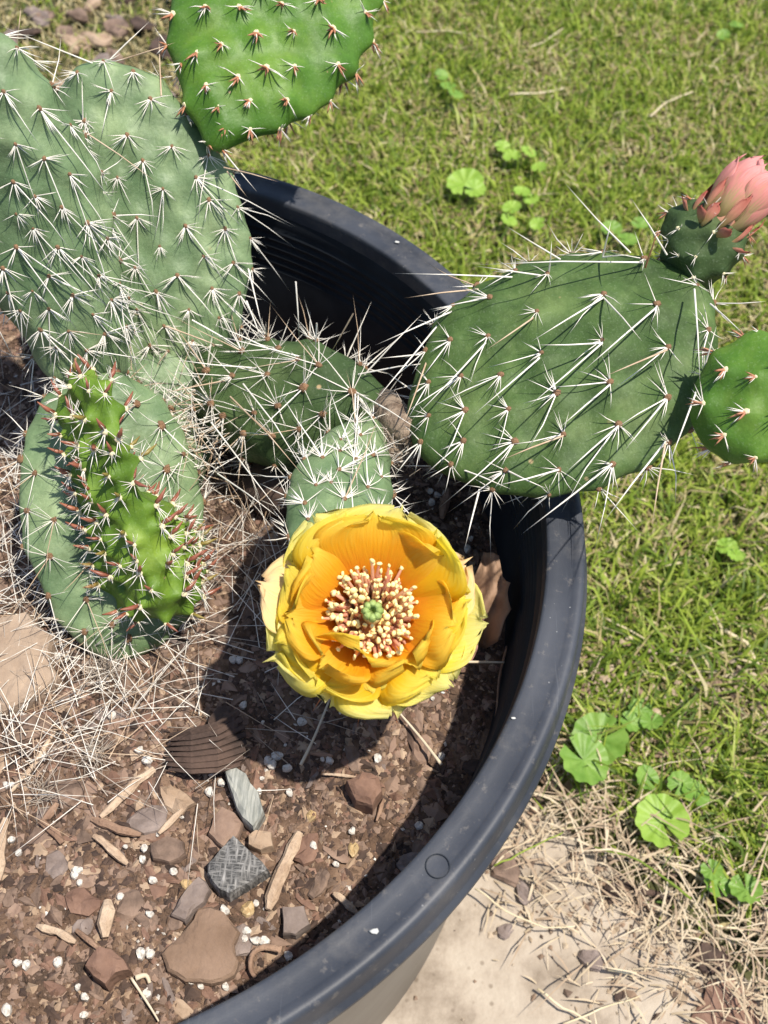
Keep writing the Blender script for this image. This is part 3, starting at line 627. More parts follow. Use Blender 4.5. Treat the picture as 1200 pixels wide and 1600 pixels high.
def cluster_mesh(style, seed):
    rr = random.Random(seed); b = MB(); U = R
    def sp(az, el, ln, r, mi):       # az measured from -y (towards the pad's base)
        d = Vector((math.sin(az) * math.cos(el), -math.cos(az) * math.cos(el), math.sin(el)))
        b.spine(d * .003 * U, d * ln * U, r * .86 * U, mi, bend=rr.uniform(-.06, .06))
    if style == 'A':
        b.blob((0, 0, .001 * U), .0044 * U, 0, 6, 4, (1, 1.15, .7), .2)
        for k in range(rr.randint(8, 11)): sp(rr.uniform(-1.6, 1.6), rr.uniform(.15, .6), rr.uniform(.030, .052), .0011, 1)
        for k in range(rr.choice([0, 1, 1, 2, 2])): sp(rr.gauss(.35, .28), rr.uniform(.06, .22), rr.uniform(.09, .20), .0015, 1)
        if rr.random() < .15: sp(rr.uniform(-2, 2), rr.uniform(.5, 1.0), rr.uniform(.09, .15), .0015, 2)
    elif style == 'C':
        b.blob((0, 0, .001 * U), .0058 * U, 0, 7, 4, (1, 1.1, .8), .2)
        for k in range(rr.randint(6, 8)): sp(rr.uniform(-1.7, 1.9), rr.uniform(.15, .55), rr.uniform(.035, .060), .0011, 1)
        for k in range(rr.choice([0, 1, 1, 1])): sp(rr.gauss(.5, .3), rr.uniform(.12, .35), rr.uniform(.08, .17), .0016, 1)
    elif style == 'D':
        b.blob((0, 0, .0010 * U), .0048 * U, 4, 6, 4, (1, 1.1, .5), .2)
        for k in range(4): sp(rr.uniform(-.9, .9), rr.uniform(.3, .9), rr.uniform(.016, .032), .0026, 3)
        for k in range(rr.randint(3, 6)): sp(rr.uniform(-2.0, 2.0), rr.uniform(.2, .8), rr.uniform(.022, .040), .0012, 1)
    elif style == 'N':
        b.blob((0, 0, .001 * U), .0065 * U, 4, 6, 4, (1, 1, .7), .2)
        az = rr.gauss(math.pi, .8); el = rr.uniform(.6, 1.1); d = Vector((math.sin(az) * math.cos(el), -math.cos(az) * math.cos(el), math.sin(el)))
        b.tube([d * .002 * U + Vector((0, .004 * U, 0)), d * .016 * U, d * .036 * U], [.0036 * U, .0042 * U, .0008 * U], 6, rr.choice([5, 5, 5, 6]))
        for k in range(rr.randint(7, 10)): sp(rr.uniform(-2.9, 2.9), rr.uniform(.2, 1.0), rr.uniform(.022, .046), .0010, 1)
    elif style == 'L':      # long spined old pads near the soil
        b.blob((0, 0, .002 * U), .0080 * U, 0, 7, 4, (1, 1.1, .8), .25)
        for k in range(rr.randint(6, 8)): sp(rr.uniform(-2.6, 2.6), rr.uniform(.2, .8), rr.uniform(.040, .085), .0010, 1)
        for k in range(rr.choice([1, 2, 2])): sp(rr.uniform(-1.3, 1.3), rr.uniform(.3, .9), rr.uniform(.11, .19), .0014, rr.choice([1, 1, 2]))
    elif style == 'E':      # margin areoles: spines stand away from the pad
        b.blob((0, 0, .002 * U), .0065 * U, 0, 7, 4, (1, 1.1, .8), .25)
        for k in range(rr.randint(5, 7)): sp(rr.uniform(-3.1, 3.1), rr.uniform(.1, 1.0), rr.uniform(.030, .055), .0011, 1)
        for k in range(rr.choice([0, 1, 1])): sp(rr.uniform(-3.1, 3.1), rr.uniform(.5, 1.3), rr.uniform(.07, .12), .0015, rr.choice([1, 1, 2]))
    elif style == 'F':      # short tufts on the flowers' green cups
        b.blob((0, 0, .001 * U), .0045 * U, 4, 6, 4, (1, 1, .7), .2)
        for k in range(4): sp(rr.uniform(-2.6, 2.6), rr.uniform(.3, 1.1), rr.uniform(.020, .040), .0010, 1)
    return b.mesh('spine_cluster', SPM)
CL = {s: [cluster_mesh(s, 1000 * i + k) for k in range(26)] for i, s in enumerate('ACDNLEF')}

def catmull(pts, n):
    m = len(pts); out = []
    for i in range(m):
        a, p, q, d = [np.array(pts[(i + k) % m], float) for k in (-1, 0, 1, 2)]
        for t in np.linspace(0, 1, 12, endpoint=False):
            out.append(.5 * ((2 * p) + (q - a) * t + (2 * a - 5 * p + 4 * q - d) * t * t + (3 * p - a - 3 * q + d) * t ** 3))
    out = np.array(out); seg = np.r_[0, np.cumsum(np.linalg.norm(np.roll(out, -1, 0) - out, axis=1))]
    loop = np.vstack([out, out[:1]]); s = np.linspace(0, seg[-1], n, endpoint=False)
    return np.c_[np.interp(s, seg, loop[:, 0]), np.interp(s, seg, loop[:, 1])]
def inside(p, poly):
    x, y = p; c = False; n = len(poly)
    for i in range(n):
        x1, y1 = poly[i]; x2, y2 = poly[i - 1]
        if (y1 > y) != (y2 > y) and x < (x2 - x1) * (y - y1) / (y2 - y1) + x1: c = not c
    return c
def pad(root, outline, base, tip, phi, T, m, style, areoles, amp=.006, sig=.014, spacing=.072, edge=.075, edge_style='E', label=None, name='pad', N_=168, NR=30, ridge=0, bend=0, fill=False, escale=1., pexp=2.5):
    """One joint of the cactus: outline in picture px laid on its own plane in space, swollen on both sides."""
    B = at(*base); Tp = at(*tip); Y = (Tp - B).normalized(); mid = (B + Tp) / 2
    v = (CAM - mid).normalized(); n0 = (v - Y * v.dot(Y)).normalized()
    n = Matrix.Rotation(rad(phi), 3, Y) @ n0; X = Y.cross(n)
    Mw = Matrix.Translation(B) @ Matrix((X, Y, n)).transposed().to_4x4(); Mi = Mw.inverted()
    loc = np.array([(Mi @ onplane(px, py, B, n))[:2] for px, py in outline]); O = catmull(loc, N_)
    c = O.mean(0); w = np.ptp(O[:, 0]); h = np.ptp(O[:, 1])
    half = max(abs(h - w) / 2, .12 * min(w, h)); ax = np.array([0, 1]) if h > w else np.array([1, 0])
    m0, m1 = c - ax * half, c + ax * half; dd = m1 - m0
    tt = np.clip(((O - m0) @ dd) / (dd @ dd), 0, 1); foot = m0 + tt[:, None] * dd; foot[:, 0] += ridge * w
    TT = T * R
    def bz(y): return bend * R * ((y - c[1]) / (h / 2)) ** 2
    V = []; ss = [math.sin(math.pi / 2 * i / NR) for i in range(NR + 1)]
    for s in ss:
        q = foot + (O - foot) * s; z = TT * math.sqrt(max(0, 1 - s ** pexp)) * np.ones(N_)
        V.append(np.c_[q, z])
    for s in ss[:-1]:
        q = foot + (O - foot) * s; V.append(np.c_[q, -TT * math.sqrt(max(0, 1 - s ** pexp)) * np.ones(N_)])
    V = np.vstack(V); F = []
    k = np.arange(N_); k2 = (k + 1) % N_
    for i in range(NR): F.append(np.c_[i * N_ + k, (i + 1) * N_ + k, (i + 1) * N_ + k2, i * N_ + k2])
    o2 = (NR + 1) * N_
    for i in range(NR):
        a = o2 + i * N_; b = o2 + (i + 1) * N_ if i < NR - 1 else NR * N_
        F.append(np.c_[a + k, a + k2, b + k2, b + k])
    F = np.vstack(F)
    V[:, 2] += bend * R * ((V[:, 1] - c[1]) / (h / 2)) ** 2
    # gentle unevenness
    for i in range(len(V)):
        V[i, 2] += .006 * R * noise.noise(Vector((V[i, 0] * 22, V[i, 1] * 22, c[0] * 90)))
    Vw = [Mw @ Vector(p) for p in V]
    bvh = BVHTree.FromPolygons(Vw, [tuple(f) for f in F])
    pts = []                      # (local pos, local normal, front?, is_edge)
    Mr = Mi.to_3x3()
    for (px, py) in areoles:
        hit, nn, idx, d = bvh.ray_cast(CAM, ray(px, py))
        if hit is None:
            best = min(range(N_), key=lambda i: (Mw @ Vector((*O[i], 0)) - onplane(px, py, B, n)).length)
            q = Vector((*O[best], 0)); out = (O[best] - foot[best]); out = Vector((*out, 0)).normalized()
            pts.append((q - out * .001 * R, out, True, True)); continue
        nl = (Mr @ nn).normalized()
        if nl.z < 0 and (Mr @ (CAM - hit)).z > 0: nl = -nl
        pts.append((Mi @ hit, nl, True, False))
    def lattice():
        sx = spacing * R; y = O[:, 1].min(); row = 0
        while y < O[:, 1].max():
            x = O[:, 0].min() + (row % 2) * sx * .5
            while x < O[:, 0].max():
                q = np.array([x + random.uniform(-.1, .1) * sx, y + random.uniform(-.1, .1) * sx])
                s = c + (q - c) * 1.07
                if inside(s, O): yield q
                x += sx
            y += sx * .62; row += 1
    for q in lattice():
        wp = Mw @ Vector((*q, TT)); X_, Y_ = to_px(wp)
        off = X_ < -5 or Y_ < -5 or X_ > 1205 or Y_ > 1605
        far_ = all((Vector((*q, 0)) - Vector((a[0].x, a[0].y, 0))).length > spacing * R * .74 for a in pts if a[2])
        for sgn in (1, -1):
            if sgn == 1 and not ((off or fill) and far_): continue
            st = Mw @ Vector((*q, sgn * TT * 6)); hit, nn, idx, d = bvh.ray_cast(st, -n * sgn)
            if hit: pts.append((Mi @ hit, (Mr @ nn).normalized() * (1 if (Mr @ nn).z * sgn > 0 else -1), sgn == 1, False))
    if edge:
        L_ = np.r_[0, np.cumsum(np.linalg.norm(np.roll(O, -1, 0) - O, axis=1))]; cntE = int(L_[-1] / (edge * R))
        for j in range(cntE):
            i = int((j + random.uniform(.3, .7)) * N_ / cntE) % N_
            q = Vector((*O[i], 0)); 
            if all((q - a[0]).length > spacing * R * .55 for a in pts if a[3] or a[2]):
                if (O[i][1] < O[:, 1].min() + .06 * h): continue
                out = Vector((*(O[i] - foot[i]), 0)).normalized(); pts.append((q - out * .0015 * R, out, True, True))
    # swellings under the areoles
    disp = np.zeros((len(V), 3))
    for (p, nl, fr, ed_) in pts:
        d2 = ((V - np.array(p)) ** 2).sum(1); g = np.exp(-d2 / (2 * (sig * R) ** 2)) * amp * R; disp += g[:, None] * np.array(nl)
    V2 = V + disp
    me = npmesh(name, V2, F, m)
    bm = bmesh.new(); bm.from_mesh(me); bmesh.ops.remove_doubles(bm, verts=bm.verts, dist=1e-6); bmesh.ops.recalc_face_normals(bm, faces=bm.faces); bm.to_mesh(me); bm.free()
    me.polygons.foreach_set('use_smooth', [True] * len(me.polygons))
    o = link(name, me, root, Mw)
    if label: o['label'] = label
    back = []
    for (p, nl, fr, ed_) in pts:
        z = nl.normalized(); y = Vector((0, 1, 0)); y = (y - z * y.dot(z))
        if y.length < .05: y = Vector((1, 0, 0)); y = (y - z * y.dot(z))
        y.normalize(); x = y.cross(z)
        sc = random.uniform(.75, 1.2) * escale; rt_ = Matrix.Rotation(random.gauss(0, .28), 4, 'Z')
        M = Matrix.Translation(p + z * amp * R * .92) @ Matrix((x, y, z)).transposed().to_4x4() @ rt_ @ Matrix.Scale(sc, 4)
        st = edge_style if ed_ else style
        cm = random.choice(CL[st])
        if fr: link('spine_cluster', cm, o, Mw @ M)
        else: back.append((cm, M))
    if back:
        Vb = []; Fb = []; Mb = []
        for cm, M in back:
            b0 = len(Vb); Vb += [M @ v.co for v in cm.vertices]
            for p_ in cm.polygons: Fb.append(tuple(b0 + i for i in p_.vertices)); Mb.append(p_.material_index)
        tag(link('rear_spine_clusters', pymesh('rear_spine_clusters', Vb, Fb, SPM, Mb), o, Mw), kind='stuff')
    return o
def Z(lst, s, ox=0, oy=0): return [(x / s + ox, y / s + oy) for x, y in lst]

# --- cactus A : tall pair of glaucous pads with the glossy young pad on its shoulder
cA = empty('prickly_pear', at(190, 640, -.30)); tag(cA, 'tallest prickly pear with two frosty green pads and a glossy young pad on top', 'cactus')
pad(cA, [(180, 560), (330, 560), (330, 700), (290, 800), (230, 800), (190, 690)], (250, 800, -.31), (250, 560, -.12), 0, .045, m_padA, 'L', Z([(510, 320), (655, 460), (680, 505), (600, 400), (620, 560), (520, 240), (640, 330)], 2.4, 0, 500), spacing=.08, fill=True)
pad(cA, [(112, 118), (150, 98), (200, 104), (250, 130), (300, 185), (345, 250), (376, 320), (390, 395), (384, 460), (366, 515), (325, 565), (260, 600), (180, 605), (110, 570), (70, 480), (60, 350), (75, 220)],
    (250, 640, -.22), (180, 100, .33), -8, .050, m_padA, 'A',
    Z([(250, 235), (325, 205), (415, 235), (350, 290), (470, 315), (270, 380), (400, 425), (535, 460), (575, 365), (645, 490), (370, 555), (510, 590), (650, 625), (720, 545), (430, 680), (580, 705), (735, 650), (700, 715), (350, 755), (500, 770), (635, 800), (770, 745), (425, 835), (555, 860), (660, 900), (725, 820), (775, 840), (490, 910), (590, 965), (680, 990), (740, 915), (430, 965), (515, 1015), (470, 1075), (600, 1060), (265, 450), (285, 565), (325, 640), (540, 1120), (660, 1070), (400, 1110)], 2), amp=.011, sig=.017, spacing=.062, fill=True)
pad(cA, [(0, 55), (38, 92), (75, 140), (112, 195), (145, 260), (166, 330), (180, 420), (200, 510), (190, 580), (135, 610), (75, 580), (35, 510), (-10, 460), (-70, 420), (-130, 340), (-150, 220), (-120, 110), (-60, 55)],
    (115, 620, -.07), (-40, 45, .60), -16, .070, m_padA, 'A',
    Z([(40, 160), (10, 285), (115, 340), (205, 395), (50, 445), (135, 490), (45, 560), (210, 540), (110, 605), (190, 640), (55, 660), (265, 690), (105, 705), (180, 765), (320, 740), (55, 765), (250, 795), (155, 855), (300, 855), (355, 885), (30, 905), (105, 900), (225, 915), (335, 930), (155, 955), (380, 1015), (285, 975), (130, 1020), (215, 1025), (320, 1035), (180, 1075), (270, 1085), (15, 830), (70, 960)], 2), amp=.011, sig=.017, spacing=.062, fill=True)
pad(cA, [(268, 0), (270, 60), (280, 120), (300, 180), (330, 215), (360, 224), (410, 208), (470, 178), (520, 140), (560, 90), (580, 40), (592, -20), (590, -90), (550, -160), (480, -195), (400, -195), (320, -160), (278, -90)],
    (352, 226, .245), (440, -190, .50), -4, .050, m_padY, 'D',
    Z([(555, 55), (645, 35), (748, 35), (878, 25), (990, 12), (1130, 48), (695, 150), (800, 115), (915, 110), (1035, 100), (1150, 130), (620, 175), (830, 220), (915, 215), (1045, 205), (1105, 225), (745, 250), (650, 275), (580, 205), (595, 330), (685, 340), (778, 320), (890, 315), (1020, 305), (970, 370), (705, 400), (775, 400), (865, 390), (690, 460), (650, 440)], 2), amp=.015, sig=.018, spacing=.062, fill=True, edge=.07, edge_style='D', label='glossy bright green young pad', escale=1.2)

wb = MB()
for k in range(230):
    px, py = random.uniform(190, 350), random.uniform(575, 740); a_ = at(px, py, random.uniform(-.16, -.06)); d = Vector((random.gauss(0, 1), random.gauss(0, .8), random.gauss(.1, .5))).normalized()
    wb.spine(a_, a_ + d * random.uniform(.05, .15) * R, .0010 * R, random.choice([0, 0, 1]), bend=random.uniform(-.06, .06))
tag(link('spine_web', wb.mesh('spine_web', [m_sp, m_sptan]), cA), kind='stuff')
# --- cactus B : old pad by the soil with the new knobbly pad in front
cB = empty('prickly_pear', at(200, 1025, -.30)); tag(cB, 'low prickly pear at the left, knobbly bright new pad before an old pad', 'cactus')
pad(cB, [(40, 700), (60, 640), (95, 605), (150, 585), (200, 590), (245, 620), (285, 680), (310, 760), (318, 850), (300, 940), (260, 1000), (200, 1030), (150, 1022), (105, 985), (70, 925), (42, 860), (30, 780)],
    (200, 1030, -.30), (150, 590, .02), 4, .042, m_padA, 'L',
    Z([(135, 575), (110, 715), (205, 750), (190, 885), (95, 850), (190, 1030), (325, 1045), (320, 1165), (215, 1120), (90, 525), (510, 320), (680, 505), (600, 400), (620, 560), (420, 1140), (480, 1190), (330, 920)], 2.4, 0, 500), amp=.006, escale=.95)
pad(cB, [(116, 612), (124, 594), (138, 588), (150, 602), (158, 640), (168, 690), (182, 745), (222, 776), (262, 796), (290, 832), (303, 885), (298, 930), (272, 958), (240, 966), (210, 952), (190, 915), (176, 865), (160, 800), (145, 735), (127, 670)],
    (240, 970, -.20), (138, 588, .16), 32, .085, m_padN, 'N',
    Z([(285, 345), (320, 240), (345, 365), (415, 410), (380, 470), (335, 510), (440, 490), (370, 635), (430, 575), (345, 735), (425, 720), (470, 655), (400, 840), (485, 790), (475, 910), (530, 890), (445, 1000), (540, 935), (545, 1055), (580, 1000), (620, 1105), (660, 1025), (695, 1080), (610, 815), (635, 685), (700, 805), (690, 850), (670, 915), (725, 985), (600, 920), (500, 1115), (235, 290), (270, 240), (560, 590), (625, 750), (520, 830), (500, 560), (455, 440), (390, 300), (350, 280)], 2.4, 0, 500), amp=.019, sig=.0092, spacing=.029, edge=.034, edge_style='N', ridge=-.18, fill=True, label='narrow bright green new pad covered in knobs with reddish leaf tips', escale=.98, pexp=1.25)

# --- cactus C : spreading plant carrying flower and bud
cC = empty('prickly_pear', at(420, 740, -.30)); tag(cC, 'spreading prickly pear reaching over the rim with yellow flower and pink bud', 'cactus')
pad(cC, [(310, 610), (318, 578), (345, 560), (395, 550), (450, 549), (505, 556), (550, 572), (585, 592), (604, 622), (600, 655), (570, 682), (520, 700), (470, 718), (420, 722), (375, 708), (338, 682), (316, 650)],
    (318, 650, -.20), (602, 620, -.02), -40, .105, m_padC1, 'L',
    Z([(195, 250), (330, 240), (65, 320), (160, 340), (290, 335), (425, 380), (495, 470), (330, 445), (600, 395), (85, 435), (405, 525), (205, 540), (310, 550), (405, 280), (480, 300), (620, 300), (245, 470), (130, 480)], 2.4, 300, 450), amp=.009, spacing=.062, fill=True, label='low dark green pad lying beneath the pale rim of spines')
pad(cC, [(592, 668), (570, 658), (535, 668), (495, 695), (465, 732), (450, 785), (455, 840), (490, 880), (540, 895), (590, 880), (608, 840), (610, 780), (607, 725), (602, 690)],
    (592, 665, .00), (530, 900, .13), 0, .036, m_padA, 'A',
    Z([(558, 577), (630, 560), (555, 620), (490, 645), (550, 690), (612, 650), (465, 748), (520, 738), (425, 650), (675, 635), (655, 755), (705, 715), (425, 815), (405, 620), (365, 710)], 2.4, 300, 450), amp=.005, spacing=.055, fill=True, label='small pale green pad behind the flower')
c3 = pad(cC, [(636, 650), (645, 600), (664, 550), (692, 500), (735, 462), (790, 430), (850, 412), (920, 402), (985, 402), (1040, 414), (1082, 440), (1108, 480), (1120, 530), (1114, 590), (1090, 640), (1050, 690), (1000, 728), (950, 750), (890, 767), (820, 772), (750, 760), (690, 738), (652, 705)],
    (636, 665, .06), (1110, 500, .22), -30, .050, m_padC, 'C',
    [(764, 530), (707, 536), (671, 552), (847, 556), (941, 536), (1042, 547), (1102, 520), (674, 602), (723, 592), (784, 590), (870, 618), (953, 601), (1041, 624), (674, 653), (729, 645), (796, 643), (880, 681), (966, 666), (1040, 689), (663, 692), (727, 691), (806, 692), (873, 734), (956, 725), (708, 725), (792, 735), (772, 760), (858, 767), (857, 434), (942, 402), (1005, 412), (807, 430), (767, 471), (840, 492), (943, 465), (1025, 481), (747, 450), (712, 484), (684, 506), (1085, 452), (1110, 475), (1096, 590), (1015, 735)],
    amp=.011, sig=.019, edge=.09, label='large green pad with long white spines')
pad(cC, [(1078, 640), (1086, 600), (1110, 568), (1150, 545), (1200, 532), (1260, 535), (1310, 570), (1330, 625), (1310, 680), (1260, 715), (1200, 720), (1150, 712), (1105, 695), (1084, 668)],
    (1080, 650, .22), (1330, 620, .32), -10, .040, m_padY, 'D',
    Z([(1075, 165), (1165, 185), (1010, 265), (1135, 290), (1070, 355), (1165, 415), (1090, 440)], 2, 600, 500) + [(1165, 532), (1190, 528)], amp=.014, sig=.017, spacing=.062, fill=True, edge=.07, edge_style='D', label='glossy young pad at the right edge')
cup = pad(cC, [(1048, 345), (1062, 325), (1100, 322), (1150, 345), (1160, 375), (1148, 405), (1120, 430), (1095, 448), (1070, 440), (1048, 415), (1040, 380)],
    (1092, 446, .21), (1112, 318, .33), 0, .055, m_padC1, 'F',
    [(1066, 398), (1088, 400), (1065, 358), (1086, 428), (1125, 420), (1052, 375), (1148, 392), (1110, 452)], amp=.012, sig=.012, edge=.035, edge_style='D', spacing=.042, fill=True, name='bud_cup', pexp=2.0)

# woody joint
wj = MB()
J = [at(596, 628, -.03), at(612, 650, .0), at(628, 668, .03), at(648, 676, .06)]
wj.tube(J, [.030 * R, .036 * R, .034 * R, .026 * R], 12, 0)
wj.tube([at(622, 640, .03), at(618, 690, .01), at(622, 725, .0)], [.030 * R, .032 * R, .018 * R], 10, 0)
for k in range(170):
    p = random.choice([J[1], J[2], at(620, 695, .02), at(618, 715, .01)]) + Vector([random.gauss(0, 1) for _ in range(3)]) * .018 * R
    d = Vector([random.gauss(0, 1) for _ in range(3)]).normalized(); wj.spine(p, p + d * random.uniform(.02, .05) * R, .0010 * R, 1)
link('woody_joint', wj.mesh('woody_joint', [mat('corky', (.12, .08, .055), (.34, .26, .19), scale=130, rough=.95, bump=1, bscale=500), m_spdead]), cC)
b = MB(); b.blob(at(440, 760, -.26), .07 * R, 0, 12, 8, (1.3, 1, 1), .1); link('stem_base', b.mesh('stem_base', [CH['dark']]), cC)
b = MB(); b.blob(at(492, 566, .02), .016 * R, 0, 9, 6, (1.6, 1, .6), .25); link('dry_scar', b.mesh('dry_scar', [CH['pink']]), cC)

# individually placed long spines (they reach far enough to be told apart)
LONG = [(800, 433, .19, 612, 427, .22), (857, 432, .20, 740, 415, .24), (985, 395, .24, 880, 283, .34), (1042, 398, .26, 985, 308, .34), (1005, 410, .25, 740, 414, .28), (942, 400, .24, 955, 345, .33), (875, 405, .22, 792, 354, .30),
        (712, 484, .14, 585, 540, .20), (747, 452, .16, 630, 466, .20), (684, 508, .12, 575, 640, .16), (671, 552, .10, 590, 560, .16), (671, 552, .10, 625, 680, .14), (941, 536, .22, 832, 539, .26), (941, 536, .22, 820, 640, .27), (943, 465, .23, 828, 535, .28), (943, 465, .23, 1004, 534, .30),
        (1025, 481, .25, 905, 585, .30), (764, 530, .16, 640, 660, .20), (1042, 547, .25, 940, 590, .30), (847, 556, .18, 738, 650, .22), (840, 492, .19, 755, 550, .22), (953, 601, .20, 870, 672, .24), (1041, 624, .22, 975, 705, .28), (1085, 452, .27, 1094, 600, .30), (1096, 590, .24, 1040, 740, .26), (1096, 590, .24, 1120, 508, .32), (1110, 475, .27, 1160, 520, .32),
        (1040, 690, .20, 1018, 828, .22), (1040, 690, .20, 940, 820, .20), (956, 725, .16, 813, 836, .16), (966, 666, .18, 880, 742, .20), (880, 681, .15, 776, 722, .17), (873, 734, .13, 770, 760, .14), (792, 735, .10, 855, 764, .13), (706, 728, .06, 800, 765, .10), (749, 765, .07, 725, 862, .04),
        (1008, 418, .25, 1030, 352, .34), (857, 432, .20, 862, 376, .28), (942, 402, .24, 985, 398, .30)]
for (x0, y0, z0, x1, y1, z1) in LONG:
    b = MB(); a_, b_ = at(x0, y0, z0 + .01), at(x1, y1, z1 + .03); L_ = (b_ - a_).length
    b.spine(a_, b_, .0019 * R, 0, bend=random.uniform(-.015, .015), n=5)
    if (x0, x1) in ((1008, 1030),): link('long_spine', b.mesh('long_spine', [m_spred]), c3)
    else: link('long_spine', b.mesh('long_spine', [m_sptan if random.random() < .2 else m_sp]), c3)
LONG2 = [(380, 600, -.0, 480, 745, .16), (360, 620, -.0, 478, 748, .16), (330, 660, -.05, 452, 820, .10), (340, 740, -.08, 440, 812, .08), (555, 610, .0, 615, 700, .08), (555, 615, .02, 560, 785, .13), (560, 615, .02, 545, 790, .14), (555, 612, .02, 660, 675, .12), (462, 440, .10, 468, 540, .0), (552, 490, .12, 512, 560, .02),
         (495, 505, .1, 492, 560, .02), (560, 585, .02, 690, 565, .13), (570, 585, .02, 660, 490, .16), (385, 470, .0, 412, 540, -.03), (300, 500, .0, 400, 560, -.03), (260, 510, .05, 375, 555, -.02), (420, 545, -.02, 330, 505, .08), (480, 560, .0, 320, 520, .08), (350, 595, -.05, 250, 615, .06), (400, 575, -.02, 260, 560, .08)]
rootC1 = [o for o in cC.children if o.name.startswith('pad')][0]
for (x0, y0, z0, x1, y1, z1) in LONG2:
    b = MB(); b.spine(at(x0, y0, z0 + .02), at(x1, y1, z1), .0018 * R, 0, bend=random.uniform(-.02, .02), n=5)
    link('long_spine', b.mesh('long_spine', [random.choice([m_sp, m_sp, m_sptan])]), rootC1)
LONG3 = [(160, 105, .33, 234, 33, .40), (170, 100, .33, 275, 66, .40), (160, 105, .33, 0, 40, .44), (252, 150, .30, 248, 50, .36), (130, 210, .25, 128, 120, .36), (345, 232, .24, 402, 300, .26), (350, 262, .24, 435, 284, .28), (355, 268, .22, 388, 310, .2), (25, 78, .42, 33, 10, .5), (130, 205, .28, 245, 285, .3), (388, 420, .1, 412, 520, .06)]
rootA2 = [o for o in cA.children if o.name.startswith('pad')][1]
for (x0, y0, z0, x1, y1, z1) in LONG3:
    b = MB(); b.spine(at(x0, y0, z0 + .0), at(x1, y1, z1), .0018 * R, 0, bend=random.uniform(-.02, .02), n=5)
    link('long_spine', b.mesh('long_spine', [random.choice([m_sp, m_sptan])]), rootA2)

# ------------------------------------------------------------------ flower
def petal_mat(name, base, tipc, mid, trans=.35, streak=.38):
    m = bpy.data.materials.new(name); m.use_nodes = True; nt = m.node_tree; N = nt.nodes; L = nt.links; p = N['Principled BSDF']
    uv = N.new('ShaderNodeUVMap'); se = N.new('ShaderNodeSeparateXYZ'); L.new(uv.outputs[0], se.inputs[0])
    mp = N.new('ShaderNodeMapping'); mp.inputs['Scale'].default_value = (26, 2.2, 1); L.new(uv.outputs[0], mp.inputs[0])
    no = N.new('ShaderNodeTexNoise'); no.inputs['Scale'].default_value = 1.6; no.inputs['Detail'].default_value = 5; L.new(mp.outputs[0], no.inputs[0])
    ad = N.new('ShaderNodeMath'); ad.operation = 'MULTIPLY_ADD'; ad.inputs[1].default_value = streak; L.new(no.outputs[0], ad.inputs[0]); L.new(se.outputs[1], ad.inputs[2])
    sb = N.new('ShaderNodeMath'); sb.operation = 'SUBTRACT'; sb.inputs[1].default_value = streak / 2; L.new(ad.outputs[0], sb.inputs[0])
    cr = N.new('ShaderNodeValToRGB'); e = cr.color_ramp.elements; e[0].position = .22; e[0].color = (*base, 1); e[1].position = .98; e[1].color = (*tipc, 1)
    q = e.new(.62); q.color = (*mid, 1)
    L.new(sb.outputs[0], cr.inputs[0]); L.new(cr.outputs[0], p.inputs['Base Color']); p.inputs['Roughness'].default_value = .55; p.inputs['Specular IOR Level'].default_value = .3
    bu = N.new('ShaderNodeBump'); bu.inputs['Strength'].default_value = .6; bu.inputs['Distance'].default_value = .0010; L.new(no.outputs[0], bu.inputs['Height']); L.new(bu.outputs[0], p.inputs['Normal'])
    t = N.new('ShaderNodeBsdfTranslucent'); mx = N.new('ShaderNodeMixShader'); mx.inputs[0].default_value = trans; L.new(cr.outputs[0], t.inputs[0])
    L.new(p.outputs[0], mx.inputs[1]); L.new(t.outputs[0], mx.inputs[2]); L.new(mx.outputs[0], N['Material Output'].inputs[0]); return m
m_pet_in = petal_mat('petal_inner', (.98, .46, .03), (.99, .80, .12), (.98, .62, .03), .68)
m_pet_mid = petal_mat('petal_middle', (.97, .50, .015), (.99, .88, .18), (.98, .72, .03), .68)
m_pet_out = petal_mat('petal_outer', (.96, .68, .02), (.99, .94, .42), (.99, .87, .12), .68)
m_pet_pink = petal_mat('petal_blushed', (.90, .70, .10), (.90, .66, .36), (.93, .82, .28), .4)
